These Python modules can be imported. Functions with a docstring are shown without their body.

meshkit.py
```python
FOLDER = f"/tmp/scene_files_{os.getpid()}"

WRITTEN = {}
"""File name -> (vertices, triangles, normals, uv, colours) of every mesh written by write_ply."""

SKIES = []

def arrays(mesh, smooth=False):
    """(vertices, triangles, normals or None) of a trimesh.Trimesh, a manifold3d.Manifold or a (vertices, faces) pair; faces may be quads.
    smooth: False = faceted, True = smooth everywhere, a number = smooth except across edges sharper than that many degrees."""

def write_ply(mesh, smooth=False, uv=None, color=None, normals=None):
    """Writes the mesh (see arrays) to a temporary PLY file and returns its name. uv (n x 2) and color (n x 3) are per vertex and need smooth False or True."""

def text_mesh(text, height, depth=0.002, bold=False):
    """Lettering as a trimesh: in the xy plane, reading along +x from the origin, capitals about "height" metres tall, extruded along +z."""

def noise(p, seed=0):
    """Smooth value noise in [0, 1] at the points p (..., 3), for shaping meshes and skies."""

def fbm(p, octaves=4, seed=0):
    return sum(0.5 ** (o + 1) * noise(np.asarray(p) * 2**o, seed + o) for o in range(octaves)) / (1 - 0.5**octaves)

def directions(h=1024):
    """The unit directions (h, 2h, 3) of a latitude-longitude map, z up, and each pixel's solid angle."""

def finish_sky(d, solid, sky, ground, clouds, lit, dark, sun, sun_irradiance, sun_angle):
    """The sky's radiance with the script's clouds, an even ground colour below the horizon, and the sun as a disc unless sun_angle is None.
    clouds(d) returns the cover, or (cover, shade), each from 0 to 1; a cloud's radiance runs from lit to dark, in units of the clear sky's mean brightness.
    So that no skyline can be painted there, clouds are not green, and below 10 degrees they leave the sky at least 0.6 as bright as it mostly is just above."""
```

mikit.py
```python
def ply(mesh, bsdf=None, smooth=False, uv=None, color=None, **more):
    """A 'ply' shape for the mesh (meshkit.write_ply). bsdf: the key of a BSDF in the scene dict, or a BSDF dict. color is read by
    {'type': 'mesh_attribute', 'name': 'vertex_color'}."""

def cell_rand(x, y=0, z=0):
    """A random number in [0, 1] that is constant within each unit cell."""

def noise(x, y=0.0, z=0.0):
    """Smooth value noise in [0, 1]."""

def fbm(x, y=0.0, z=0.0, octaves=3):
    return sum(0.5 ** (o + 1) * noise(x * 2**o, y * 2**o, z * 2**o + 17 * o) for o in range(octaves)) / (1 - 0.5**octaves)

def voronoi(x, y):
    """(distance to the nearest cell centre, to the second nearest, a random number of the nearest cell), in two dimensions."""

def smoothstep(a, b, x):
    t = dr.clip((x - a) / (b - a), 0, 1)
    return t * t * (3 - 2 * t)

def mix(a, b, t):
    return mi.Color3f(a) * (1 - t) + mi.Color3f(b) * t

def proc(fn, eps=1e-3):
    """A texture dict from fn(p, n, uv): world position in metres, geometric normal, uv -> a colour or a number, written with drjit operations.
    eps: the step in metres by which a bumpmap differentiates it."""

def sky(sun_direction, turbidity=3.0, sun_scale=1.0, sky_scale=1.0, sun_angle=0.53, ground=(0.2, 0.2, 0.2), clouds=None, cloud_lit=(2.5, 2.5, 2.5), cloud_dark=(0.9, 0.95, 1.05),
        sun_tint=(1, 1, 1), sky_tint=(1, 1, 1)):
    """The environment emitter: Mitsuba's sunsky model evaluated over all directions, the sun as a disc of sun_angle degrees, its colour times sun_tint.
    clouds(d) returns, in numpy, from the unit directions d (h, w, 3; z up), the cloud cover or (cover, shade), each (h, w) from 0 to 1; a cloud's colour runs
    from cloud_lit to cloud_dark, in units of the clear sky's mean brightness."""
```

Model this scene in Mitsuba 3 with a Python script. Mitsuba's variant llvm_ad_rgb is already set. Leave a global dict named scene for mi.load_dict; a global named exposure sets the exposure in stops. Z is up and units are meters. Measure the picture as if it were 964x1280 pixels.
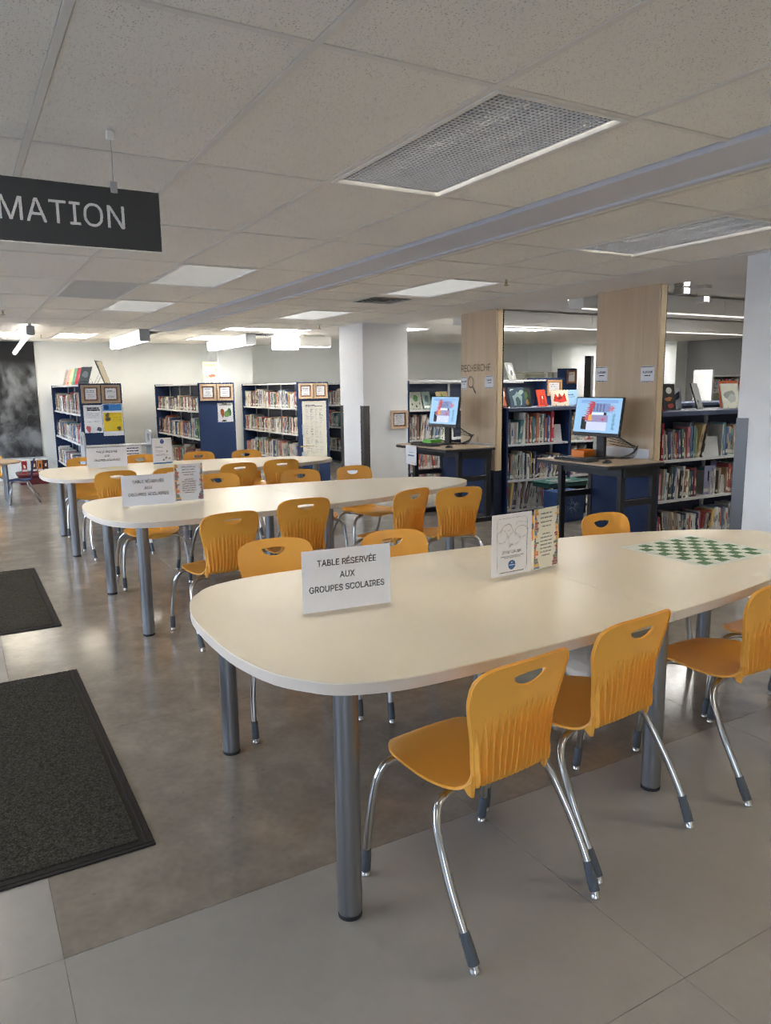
import math, random
import numpy as np
import trimesh
import drjit as dr
import mitsuba as mi
import mikit, meshkit
import manifold3d as m3
from shapely.geometry import Polygon, Point, box as sbox
from shapely import affinity

# ------------------------------------------------------------------ camera, sky, exposure
T = mi.ScalarTransform4f
scene, labels = {}, {}
F_PX, YAW, PITCH, ROLL, EYE = 934.187, 0.518746452, -0.164886428, -0.0125478425, 1.6


def camera_axes(yaw, pitch, roll):
    w = np.array([math.sin(yaw) * math.cos(pitch), math.cos(yaw) * math.cos(pitch), math.sin(pitch)])
    r0 = np.array([math.cos(yaw), -math.sin(yaw), 0.0])
    u0 = np.cross(r0, w)
    return math.cos(roll) * r0 + math.sin(roll) * u0, -math.sin(roll) * r0 + math.cos(roll) * u0, w


CR, CU, CW = camera_axes(YAW, PITCH, ROLL)
scene['camera'] = {
    'type': 'perspective', 'fov': math.degrees(2 * math.atan(482 / F_PX)), 'fov_axis': 'x', 'near_clip': 0.05, 'far_clip': 200.0,
    'to_world': T().look_at(origin=[0, 0, EYE], target=[float(x) for x in (np.array([0, 0, EYE]) + CW)], up=[float(x) for x in CU]),
}
scene['sky'] = mikit.sky((1.0, -0.25, 0.9), turbidity=4.0, sun_scale=0.0, sky_scale=30.0, ground=(0.35, 0.36, 0.38),
                         clouds=lambda d: 0.55 * np.ones(d.shape[:2]), cloud_lit=(1.25, 1.55, 2.1), cloud_dark=(1.0, 1.15, 1.45))
TUBE = 40.0                    # radiance of a troffer's tube
PENDANT = 34.0
exposure = 0.12


def px(p):
    """Where a point of the room lies in the frame and how far off it is: only used to tell which small pieces are in view."""
    d = np.asarray(p, float) - [0, 0, EYE]
    z = d @ CW
    return 482 + F_PX * (d @ CR) / z, 640 - F_PX * (d @ CU) / z, z


def in_view(p, m=25):
    x, y, z = px(p)
    return z > 0.1 and -m < x < 964 + m and -m < y < 1280 + m


# ------------------------------------------------------------------ helpers
def lin(r, g=None, b=None):
    c = np.array([r, g, b] if g is not None else r, float) / 255.0
    return [float(x) for x in np.where(c <= 0.04045, c / 12.92, ((c + 0.055) / 1.055) ** 2.4)]


def rgb(c):
    return {'type': 'rgb', 'value': [float(x) for x in c]}


def mat(name, color, rough=0.5, metallic=0.0, spec=0.5, two=True, **more):
    b = {'type': 'principled', 'base_color': color if isinstance(color, dict) else rgb(color), 'roughness': rough, 'metallic': metallic, 'specular': spec, **more}
    scene[name] = {'type': 'twosided', 'bsdf': b} if two else b
    return name


COUNT = {}


def key(base):
    """base, base_001, base_002 ..."""
    n = COUNT.get(base, -1) + 1
    COUNT[base] = n
    return base if n == 0 else f'{base}_{n:03d}'


def put(k, mesh, m, smooth=False, **more):
    k = key(k)
    scene[k] = mikit.ply(mesh, m, smooth, **more)
    return k


def solo(k, mesh, m, smooth=False, **more):
    scene[k] = mikit.ply(mesh, m, smooth, **more)
    return k


def put_shape(k, shape, tw):
    k = key(k)
    scene[k] = {**shape, 'to_world': tw}
    return k


def tag(k, label, cat, group=None):
    labels[k] = {'label': label, 'category': cat}
    if group:
        labels[k]['group'] = group
    return k


def part_label(k, label):
    labels[k] = {'label': label}


def structure(k, label=None):
    labels[k] = {'kind': 'structure'}
    if label:
        labels[k]['label'] = label
    return k


def bx(x0, x1, y0, y1, z0, z1, c=0.0):
    """A box, its edges chamfered by c."""
    if c <= 0:
        m = trimesh.creation.box(extents=(x1 - x0, y1 - y0, z1 - z0))
        m.apply_translation(((x0 + x1) / 2, (y0 + y1) / 2, (z0 + z1) / 2))
        return m
    a, b, h = (x1 - x0) / 2, (y1 - y0) / 2, (z1 - z0) / 2
    pts = []
    for sx in (-1, 1):
        for sy in (-1, 1):
            for sz in (-1, 1):
                pts += [(sx * (a - c), sy * (b - c), sz * h), (sx * (a - c), sy * b, sz * (h - c)), (sx * a, sy * (b - c), sz * (h - c))]
    m = trimesh.convex.convex_hull(np.array(pts))
    m.apply_translation(((x0 + x1) / 2, (y0 + y1) / 2, (z0 + z1) / 2))
    return m


def cat(*ms):
    return trimesh.util.concatenate([m for m in ms])


def moved(m, M):
    m = m.copy()
    m.apply_transform(M)
    return m


def frame4(o, ux, uy, uz):
    M = np.eye(4)
    M[:3, 0], M[:3, 1], M[:3, 2], M[:3, 3] = ux, uy, uz, o
    return M


def placed(x, y, z=0.0, deg=0.0, sx=1.0):
    a = math.radians(deg)
    M = np.eye(4)
    M[:2, :2] = [[math.cos(a), -math.sin(a)], [math.sin(a), math.cos(a)]]
    M[:3, 3] = (x, y, z)
    return M


def mt(M):
    return T([[float(v) for v in r] for r in M])


def tube(path, r, n=12, cap=True):
    """A round tube of radius r (a number or one per point) along a polyline."""
    P = np.asarray(path, float)
    R = np.broadcast_to(np.asarray(r, float), (len(P),))
    t = np.gradient(P, axis=0)
    t /= np.linalg.norm(t, axis=1, keepdims=True)
    ref = np.array([0, 0, 1.0]) if abs(t[0][2]) < 0.9 else np.array([1.0, 0, 0])
    u = np.cross(t[0], ref)
    u /= np.linalg.norm(u)
    V, a = [], np.arange(n) * 2 * np.pi / n
    for i in range(len(P)):
        u = u - t[i] * (u @ t[i])
        u /= np.linalg.norm(u)
        w = np.cross(t[i], u)
        V.append(P[i] + R[i] * (np.cos(a)[:, None] * u + np.sin(a)[:, None] * w))
    V = np.vstack(V)
    F = []
    for i in range(len(P) - 1):
        for j in range(n):
            k = (j + 1) % n
            F += [(i * n + j, (i + 1) * n + j, (i + 1) * n + k), (i * n + j, (i + 1) * n + k, i * n + k)]
    if cap:
        b = len(V)
        V = np.vstack([V, P[0], P[-1]])
        for j in range(n):
            k = (j + 1) % n
            F += [(b, j, k), (b + 1, (len(P) - 1) * n + k, (len(P) - 1) * n + j)]
    m = trimesh.Trimesh(V, F, process=False)
    if m.volume < 0:
        m.invert()
    return m


def lathe(prof, n=24):
    m = trimesh.creation.revolve(np.asarray(prof, float), sections=n)
    if m.volume < 0:
        m.invert()
    return m


def curve(pts, n=8):
    """A Catmull-Rom line through pts."""
    P = np.asarray(pts, float)
    Q = np.vstack([2 * P[0] - P[1], P, 2 * P[-1] - P[-2]])
    out = []
    for i in range(1, len(Q) - 2):
        for t in np.arange(n) / n:
            out.append(0.5 * (2 * Q[i] + (Q[i + 1] - Q[i - 1]) * t + (2 * Q[i - 1] - 5 * Q[i] + 4 * Q[i + 1] - Q[i + 2]) * t ** 2 + (3 * Q[i] - Q[i - 1] - 3 * Q[i + 1] + Q[i + 2]) * t ** 3))
    out.append(P[-1])
    return np.array(out)


def extrude(poly, h):
    return trimesh.creation.extrude_polygon(poly, h, engine='earcut')


class Print:
    """Flat print on a sheet: pieces of colour in the sheet's own frame (x right, y up, metres), joined into one mesh with a colour per vertex."""

    def __init__(self):
        self.v, self.f, self.c, self.n, self.layer = [], [], [], 0, 0

    def add(self, v, f, color):
        self.v.append(np.asarray(v, float))
        self.f.append(np.asarray(f, int) + self.n)
        self.c.append(np.tile(color, (len(v), 1)))
        self.n += len(v)

    def rect(self, x0, y0, x1, y1, color, z=None):
        z = 0.0004 if z is None else z
        self.add([(x0, y0, z), (x1, y0, z), (x1, y1, z), (x0, y1, z)], [(0, 1, 2), (0, 2, 3)], color)

    def poly(self, pts, color, z=0.0006):
        p = Polygon(pts) if not hasattr(pts, 'exterior') else pts
        v, f = trimesh.creation.triangulate_polygon(p, engine='earcut')
        self.add(np.column_stack([v, np.full(len(v), z)]), f, color)

    def text(self, s, x, y, h, color, bold=False, center=True, z=0.0004, wide=1.0):
        m = meshkit.text_mesh(s, h, 0.0003, bold)
        m.apply_scale((wide, 1, 1))
        b = m.bounds
        m.apply_translation((x - ((b[0][0] + b[1][0]) / 2 if center else 0), y, z))
        self.add(m.vertices, m.faces, color)

    def lines(self, rng, x0, x1, y, h, color, gap=0.006):
        """A line of small print too blurred to read: short strokes."""
        x = x0
        while x < x1 - gap:
            w = min(rng.uniform(2.0, 5.5) * h, x1 - x)
            self.rect(x, y, x + w, y + h, color)
            x += w + gap

    def mesh(self, M=None):
        v = np.vstack(self.v)
        if M is not None:
            v = v @ M[:3, :3].T + M[:3, 3]
        return trimesh.Trimesh(v, np.vstack(self.f), process=False), np.vstack(self.c)


def put_print(k, pr_, M):
    m, c = pr_.mesh(M)
    return put(k, m, 'printed', color=c)


def facing_front(x, y, z, deg=0.0):
    """Frame of an upright sheet that faces -y, then turned by deg about z."""
    a = math.radians(deg)
    return frame4((x, y, z), (math.cos(a), math.sin(a), 0), (0, 0, 1), (math.sin(a), -math.cos(a), 0))


def facing_left(x, y, z):
    """Frame of an upright sheet that faces -x: its x axis runs towards -y."""
    return frame4((x, y, z), (0, -1, 0), (0, 0, 1), (-1, 0, 0))


# ------------------------------------------------------------------ materials
def tile_color(p, n, uv):
    d, _, r = mikit.voronoi(p.x * 80, p.y * 80)
    size = 0.08 + 0.22 * mikit.noise(p.x * 31, p.y * 31)
    pit = mikit.smoothstep(size, size * 0.55, d) * dr.select(r > 0.62, 1.0, 0.0)
    d2, _, r2 = mikit.voronoi(p.x * 140 + 7, p.y * 140)
    pit2 = mikit.smoothstep(0.30, 0.16, d2) * dr.select(r2 > 0.72, 0.75, 0.0)
    k = 1 - 0.42 * dr.maximum(pit, pit2)
    t = 0.94 + 0.06 * mikit.fbm(p.x * 2.1, p.y * 2.1)
    return mi.Color3f(0.80, 0.757, 0.675) * k * t


def floor_stain(p):
    return mikit.fbm(p.x * 1.3, p.y * 1.3, octaves=4), mikit.fbm(p.x * 9 + 5, p.y * 9, octaves=4), mikit.noise(p.x * 60, p.y * 60)


def floor_dark_color(p, n, uv):
    a, b, c = floor_stain(p)
    d, _, r = mikit.voronoi(p.x * 4.0, p.y * 4.0)
    speck = mikit.smoothstep(0.040, 0.012, d + 0.02 * b) * dr.select(r > 0.72, 0.4, 0.0)
    return mi.Color3f(0.190, 0.171, 0.145) * (0.62 + 0.36 * a + 0.50 * b * b + 0.14 * c) * (1 - speck)


def floor_light_color(p, n, uv):
    a, b, c = floor_stain(p)
    return mi.Color3f(0.255, 0.246, 0.230) * (0.86 + 0.16 * a + 0.08 * b + 0.03 * c)


def wear(p):
    return mikit.fbm(p.x * 3.1, p.y * 3.1, octaves=3)


def mat_color(p, n, uv):
    a = mikit.noise(p.x * 130, p.y * 130)
    b = mikit.noise(p.x * 330, p.y * 330)
    return mi.Color3f(0.056, 0.053, 0.045) * (0.35 + 1.3 * a * b + 0.35 * b)


def mat_bump(p, n, uv):
    return mikit.noise(p.x * 420, p.y * 420)


def wood_color(p, n, uv):
    q = mikit.fbm(p.y * 14 + p.x * 14, p.z * 1.1, p.x * 3, octaves=4)
    g = mikit.noise((p.y + p.x) * 160 + 3 * q, p.z * 2.5)
    d, _, r = mikit.voronoi(p.y * 3.0 + p.x * 2, p.z * 1.6)
    knot = mikit.smoothstep(0.10, 0.02, d) * dr.select(r > 0.7, 0.35, 0.0)
    return mikit.mix((0.56, 0.41, 0.27), (0.68, 0.53, 0.37), 0.65 * q + 0.35 * g) * (1 - knot)


def chalk_color(p, n, uv):
    a = mikit.fbm(p.x * 1.6 + 3.0, p.z * 1.3 + 1.0, octaves=5)
    b = mikit.fbm(p.x * 5 + 2 * a, p.z * 4 - 2 * a, octaves=5)
    w = mikit.smoothstep(0.36, 0.68, 0.5 * a + 0.5 * b) * mikit.smoothstep(2.25, 1.95, p.z + 0.25 * (a - 0.5))
    d = dr.abs(mikit.fbm(p.x * 2.3 + 9, p.z * 1.9 + 4, octaves=3) - 0.5)
    s = mikit.smoothstep(0.012, 0.003, d) * 0.16 * mikit.smoothstep(1.6, 1.2, p.z)
    return mi.Color3f(0.022, 0.023, 0.025) + mi.Color3f(0.26, 0.275, 0.285) * (w * 0.8 + s)


mat('ceiling_tile', mikit.proc(tile_color), 0.9, spec=0.2)
mat('white_metal', (0.78, 0.76, 0.71), 0.45)
mat('grid_metal', (0.70, 0.665, 0.605), 0.7, spec=0.2)
mat('soffit_paint', (0.74, 0.71, 0.66), 0.7, spec=0.3)
mat('beam_paint', (0.60, 0.60, 0.63), 0.6, spec=0.3)
mat('wall_paint', (0.85, 0.87, 0.84), 0.75, spec=0.3)
mat('column_paint', (0.80, 0.80, 0.80), 0.6, spec=0.3)
mat('grey_paint', (0.30, 0.305, 0.31), 0.75, spec=0.3)
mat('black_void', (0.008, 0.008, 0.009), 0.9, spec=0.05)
scene['floor_dark'] = {'type': 'principled', 'base_color': mikit.proc(floor_dark_color), 'roughness': 0.17, 'specular': 0.5}
scene['floor_light'] = {'type': 'principled', 'base_color': mikit.proc(floor_light_color), 'roughness': 0.26, 'specular': 0.42}
mat('joint_dark', (0.15, 0.14, 0.125), 0.7)
scene['mat_pile'] = {'type': 'bumpmap', 'arbitrary': mikit.proc(mat_bump, 5e-4), 'scale': 0.004,
                     'bsdf': {'type': 'principled', 'base_color': mikit.proc(mat_color), 'roughness': 1.0, 'specular': 0.02}}
mat('mat_rubber', (0.016, 0.014, 0.013), 0.75, spec=0.2)
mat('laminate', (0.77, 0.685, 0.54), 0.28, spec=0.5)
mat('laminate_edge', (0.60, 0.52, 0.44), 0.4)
mat('leg_metal', (0.26, 0.26, 0.265), 0.34, metallic=0.9)
mat('black_plastic', (0.016, 0.016, 0.018), 0.45)
mat('yellow_plastic', (0.80, 0.375, 0.055), 0.38, spec=0.5)
mat('chrome', (0.56, 0.545, 0.53), 0.07, metallic=1.0)
mat('boot_plastic', (0.060, 0.068, 0.078), 0.5)
mat('aluminium', (0.55, 0.56, 0.58), 0.3, metallic=1.0)
mat('lens_plastic', (0.45, 0.46, 0.46), 0.35)
mat('louvre_metal', (0.50, 0.53, 0.58), 0.35, metallic=0.3)
mat('louvre_shaded', (0.10, 0.105, 0.115), 0.4, metallic=0.3)  # silver blades darkened: the shade inside the cells is put into the colour
mat('reflector', (0.86, 0.86, 0.84), 0.5)
mat('steel', (0.15, 0.145, 0.145), 0.42, metallic=1.0)
mat('navy', (0.012, 0.027, 0.080), 0.55, spec=0.3)
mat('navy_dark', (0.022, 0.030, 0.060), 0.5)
mat('plywood', mikit.proc(wood_color), 0.5, spec=0.35)
mat('maple', (0.84, 0.66, 0.42), 0.5)
mat('frame_wood', (0.40, 0.26, 0.16), 0.5)
mat('frame_light', (0.60, 0.44, 0.30), 0.5)
mat('frame_brown', (0.20, 0.10, 0.065), 0.5)
mat('paper', (0.80, 0.80, 0.82), 0.8, spec=0.2)
mat('cream_paper', (0.74, 0.72, 0.62), 0.8, spec=0.2)
mat('printed', {'type': 'mesh_attribute', 'name': 'vertex_color'}, 0.7, spec=0.3)
mat('book_cloth', {'type': 'mesh_attribute', 'name': 'vertex_color'}, 0.45, spec=0.5)
mat('sign_grey', (0.032, 0.036, 0.040), 0.5)
mat('sign_white', (0.62, 0.62, 0.63), 0.5)
mat('chalk', mikit.proc(chalk_color), 0.7, spec=0.3)
mat('shelf_white', (0.66, 0.67, 0.67), 0.4)
mat('desk_top', (0.42, 0.31, 0.21), 0.4)
mat('black_steel', (0.014, 0.014, 0.016), 0.45)
mat('orange_plastic', (0.85, 0.22, 0.012), 0.4)
mat('green_plastic', (0.14, 0.50, 0.06), 0.4)
mat('dark_green', (0.015, 0.075, 0.062), 0.5)
mat('bag_blue', (0.022, 0.06, 0.17), 0.45)
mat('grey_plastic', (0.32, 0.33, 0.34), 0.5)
mat('cart_paint', (0.40, 0.41, 0.42), 0.4)
mat('red_vinyl', (0.11, 0.012, 0.016), 0.4)
mat('blue_plastic', (0.014, 0.040, 0.16), 0.4)
mat('brass', (0.40, 0.30, 0.15), 0.35, metallic=1.0)
mat('brown_laminate', (0.50, 0.36, 0.24), 0.35)
scene['acrylic'] = {'type': 'thindielectric', 'int_ior': 1.49}
scene['window_glass'] = {'type': 'thindielectric', 'int_ior': 1.5}


# ------------------------------------------------------------------ the room: floor, walls, columns
WALL_Y, LEFT_X, FRONT_Y, RIGHT_X, CEIL, TOP = 15.25, -3.6, -2.6, 16.0, 2.51, 2.78
X_DARK, Y_DARK = 0.13, 2.115

structure(put('floor', bx(LEFT_X, RIGHT_X, FRONT_Y, WALL_Y, -0.12, -0.004), 'joint_dark'), 'grey vinyl floor with pale slabs in front and darker slabs under the tables')
JX = [-3.6, -2.79, -1.33, X_DARK, 1.59, 3.05, 4.51, 5.97, 8.0, 10.5, 13.0, 16.0]
JY = [-2.6, -0.735, 0.22, 1.168, Y_DARK, 3.6, 5.1, 7.3, 9.5, 11.7, 13.5, 15.25]
for i in range(len(JX) - 1):
    for j in range(len(JY) - 1):
        cx_, cy_ = (JX[i] + JX[i + 1]) / 2, (JY[j] + JY[j + 1]) / 2
        light = cy_ < Y_DARK or cx_ < X_DARK and cy_ < 8 or (3.05 < cx_ < 4.51 and 3.6 < cy_ < 7.3)
        g_ = 0.0007
        put('floor__slab', bx(JX[i] + g_, JX[i + 1] - g_, JY[j] + g_, JY[j + 1] - g_, -0.01, 0.0), 'floor_light' if light else 'floor_dark')

# walls
structure(put('wall_back', bx(LEFT_X - 0.2, 13.65, WALL_Y, WALL_Y + 0.2, 0, TOP), 'wall_paint'), 'pale grey painted back wall')
put('wall_back__pilaster', bx(4.62, 5.34, 14.72, WALL_Y, 0, TOP), 'wall_paint')
put('wall_back__pilaster', bx(13.0, 13.65, 14.35, WALL_Y, 0, TOP), 'wall_paint')
structure(put('wall_back_alcove', cat(bx(13.65, 14.36, 14.6, 14.8, 0, TOP), bx(14.68, RIGHT_X + 0.2, 14.6, 14.8, 0, TOP), bx(14.36, 14.68, 14.6, 14.8, 2.35, TOP)), 'wall_paint'), 'pale wall around a dark doorway')
structure(put('door_1', bx(14.36, 14.68, 14.70, 14.76, 0, 2.35), 'black_void'), 'dark doorway in the far right of the back wall')
structure(put('wall_right', bx(RIGHT_X, RIGHT_X + 0.2, FRONT_Y, 14.8, 0, TOP), 'grey_paint'), 'dark grey wall at the far right')
put('wall_right__pilaster', bx(15.6, RIGHT_X, 12.75, 14.0, 0, TOP), 'wall_paint')
fx = [(-3.0, -0.9)]
structure(put('wall_front', cat(bx(LEFT_X - 0.2, RIGHT_X + 0.2, FRONT_Y - 0.2, FRONT_Y, 0, 0.30), bx(LEFT_X - 0.2, RIGHT_X + 0.2, FRONT_Y - 0.2, FRONT_Y, 2.42, TOP), bx(LEFT_X - 0.2, fx[0][0], FRONT_Y - 0.2, FRONT_Y, 0.30, 2.42), bx(fx[0][1], RIGHT_X + 0.2, FRONT_Y - 0.2, FRONT_Y, 0.30, 2.42)), 'wall_paint'))
for i, (a, b) in enumerate(fx):
    k = structure(key(f'window_{i + 5}'))
    y = FRONT_Y - 0.11
    put(k + '__frame', cat(bx(a, a + 0.05, y - 0.03, y + 0.03, 0.30, 2.42), bx(b - 0.05, b, y - 0.03, y + 0.03, 0.30, 2.42), bx(a, b, y - 0.03, y + 0.03, 0.30, 0.35), bx(a, b, y - 0.03, y + 0.03, 2.37, 2.42)), 'aluminium')
    put(k + '__pane', trimesh.Trimesh([(a + 0.05, y, 0.35), (b - 0.05, y, 0.35), (b - 0.05, y, 2.37), (a + 0.05, y, 2.37)], [(0, 1, 2), (0, 2, 3)], process=False), 'window_glass')
# the left wall is glazed: sill, head, piers and mullions with panes
WS, WH = 0.55, 2.42
structure(put('wall_left', cat(bx(LEFT_X - 0.2, LEFT_X, FRONT_Y, WALL_Y, 0, WS), bx(LEFT_X - 0.2, LEFT_X, FRONT_Y, WALL_Y, WH, TOP)), 'wall_paint'))
win = [(1.2, 3.7), (4.1, 6.9), (7.3, 10.1), (10.4, 14.4)]
piers = [FRONT_Y] + [v for w in win for v in w] + [WALL_Y]
for a, b in zip(piers[0::2], piers[1::2]):
    put('wall_left__pier', bx(LEFT_X - 0.2, LEFT_X, a, b, WS, WH), 'wall_paint')
for i, (a, b) in enumerate(win):
    k = structure(key(f'window_{i + 1}'))
    mid = (a + b) / 2
    fr = [bx(LEFT_X - 0.14, LEFT_X - 0.08, a, a + 0.05, WS, WH), bx(LEFT_X - 0.14, LEFT_X - 0.08, b - 0.05, b, WS, WH), bx(LEFT_X - 0.14, LEFT_X - 0.08, mid - 0.025, mid + 0.025, WS, WH),
          bx(LEFT_X - 0.14, LEFT_X - 0.08, a, b, WS, WS + 0.05), bx(LEFT_X - 0.14, LEFT_X - 0.08, a, b, WH - 0.05, WH)]
    put(k + '__frame', cat(*fr), 'aluminium')
    for lo, hi in ((a + 0.05, mid - 0.025), (mid + 0.025, b - 0.05)):
        v = np.array([(LEFT_X - 0.11, lo, WS + 0.05), (LEFT_X - 0.11, hi, WS + 0.05), (LEFT_X - 0.11, hi, WH - 0.05), (LEFT_X - 0.11, lo, WH - 0.05)])
        put(k + '__pane', trimesh.Trimesh(v, [(0, 1, 2), (0, 2, 3)], process=False), 'window_glass')
structure(put('trim_1', bx(1.40, 4.62, WALL_Y - 0.015, WALL_Y, 0, 0.1), 'grey_plastic'))

# chalkboard paint on the back wall, left
k = put('chalkboard', bx(-2.6, 1.37, WALL_Y - 0.03, WALL_Y - 0.001, 0.42, 2.50), 'chalk')
tag(k, 'black chalkboard with smeared grey chalk covering the back wall at far left', 'chalkboard')

# free-standing white columns with steel corner guards
def white_column(x0, x1, y0, y1, label):
    k = structure(put('white_column', bx(x0, x1, y0, y1, 0, CEIL + 0.02, 0.004), 'column_paint'), label)
    for xs, ys, sx, sy in ((x0, y0, 1, 1), (x0, y1, 1, -1)):
        a = bx(min(xs - 0.003, xs), max(xs - 0.003, xs), min(ys - sy * 0.003, ys + sy * 0.095), max(ys - sy * 0.003, ys + sy * 0.095), 0.08, 1.345)
        b = bx(min(xs - 0.003, xs + 0.095), max(xs - 0.003, xs + 0.095), min(ys - sy * 0.004, ys), max(ys - sy * 0.004, ys), 0.08, 1.345)
        part_label(put(k + '__corner_guard', cat(a, b), 'steel'), 'brushed steel corner guard')
    return k


white_column(5.10, 5.845, 9.53, 10.27, 'white square column standing behind the middle of the tables')
white_column(5.08, 5.83, 2.84, 3.575, 'white square column at the right edge of the picture')


# ------------------------------------------------------------------ ceiling
structure(put('ceiling', bx(LEFT_X - 0.2, 5.84, FRONT_Y - 0.2, WALL_Y + 0.2, 2.72, TOP), 'soffit_paint'), 'suspended ceiling of speckled tiles in a metal grid')
structure(put('ceiling_right', bx(5.84, RIGHT_X + 0.2, FRONT_Y - 0.2, WALL_Y + 0.2, 2.64, TOP), 'soffit_paint'), 'higher plain ceiling over the book stacks')
structure(put('ceiling_soffit', bx(4.99, 5.845, FRONT_Y, WALL_Y, CEIL - 0.004, 2.72), 'soffit_paint'), 'smooth painted soffit along the row of columns')
structure(put('ceiling_beam', cat(bx(2.655, 2.985, FRONT_Y, 11.9, 2.492, 2.56), bx(2.945, 2.985, FRONT_Y, 11.9, 2.480, 2.4925)), 'beam_paint'), 'flat white painted beam running under the ceiling tiles')

LX = [0.9365 + 0.61 * i for i in range(-7, 3)] + [2.655]
LY = [3.202 + 1.22 * j for j in range(-5, 11)]
RX = [2.985, 3.145, 3.755, 4.365, 4.99]
RY = [-2.12, -0.90, 0.32, 1.56, 2.78, 4.00, 4.74, 5.44, 6.06, 6.68, 7.29, 7.90, 8.28, 9.50, 10.11, 10.95, 11.51, 12.7, 13.9, WALL_Y]
lamp_cells, far_tiles, TILE = {}, [], {}


def tiles(XS, YS, skip):
    for i in range(len(XS) - 1):
        for j in range(len(YS) - 1):
            x0, x1, y0, y1 = XS[i], XS[i + 1], YS[j], YS[j + 1]
            if any(abs(x0 - a) < 0.02 and abs(y0 - b) < 0.02 for a, b in skip):
                continue
            g_ = 0.0128
            x0, x1, y0, y1 = x0 + g_, x1 - g_, y0 + g_, y1 - g_
            if any(in_view((x, y, CEIL), 60) for x in (x0, x1) for y in (y0, y1)) :
                dims = (round(x1 - x0, 3), round(y1 - y0, 3))
                if dims not in TILE:
                    TILE[dims] = mikit.ply(bx(0, dims[0], 0, dims[1], 0, 0.015, 0.002), 'ceiling_tile')
                put_shape('ceiling__tile', TILE[dims], T().translate([x0, y0, CEIL + 0.003]))
            else:
                far_tiles.append(bx(x0, x1, y0, y1, CEIL + 0.003, CEIL + 0.018))


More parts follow.
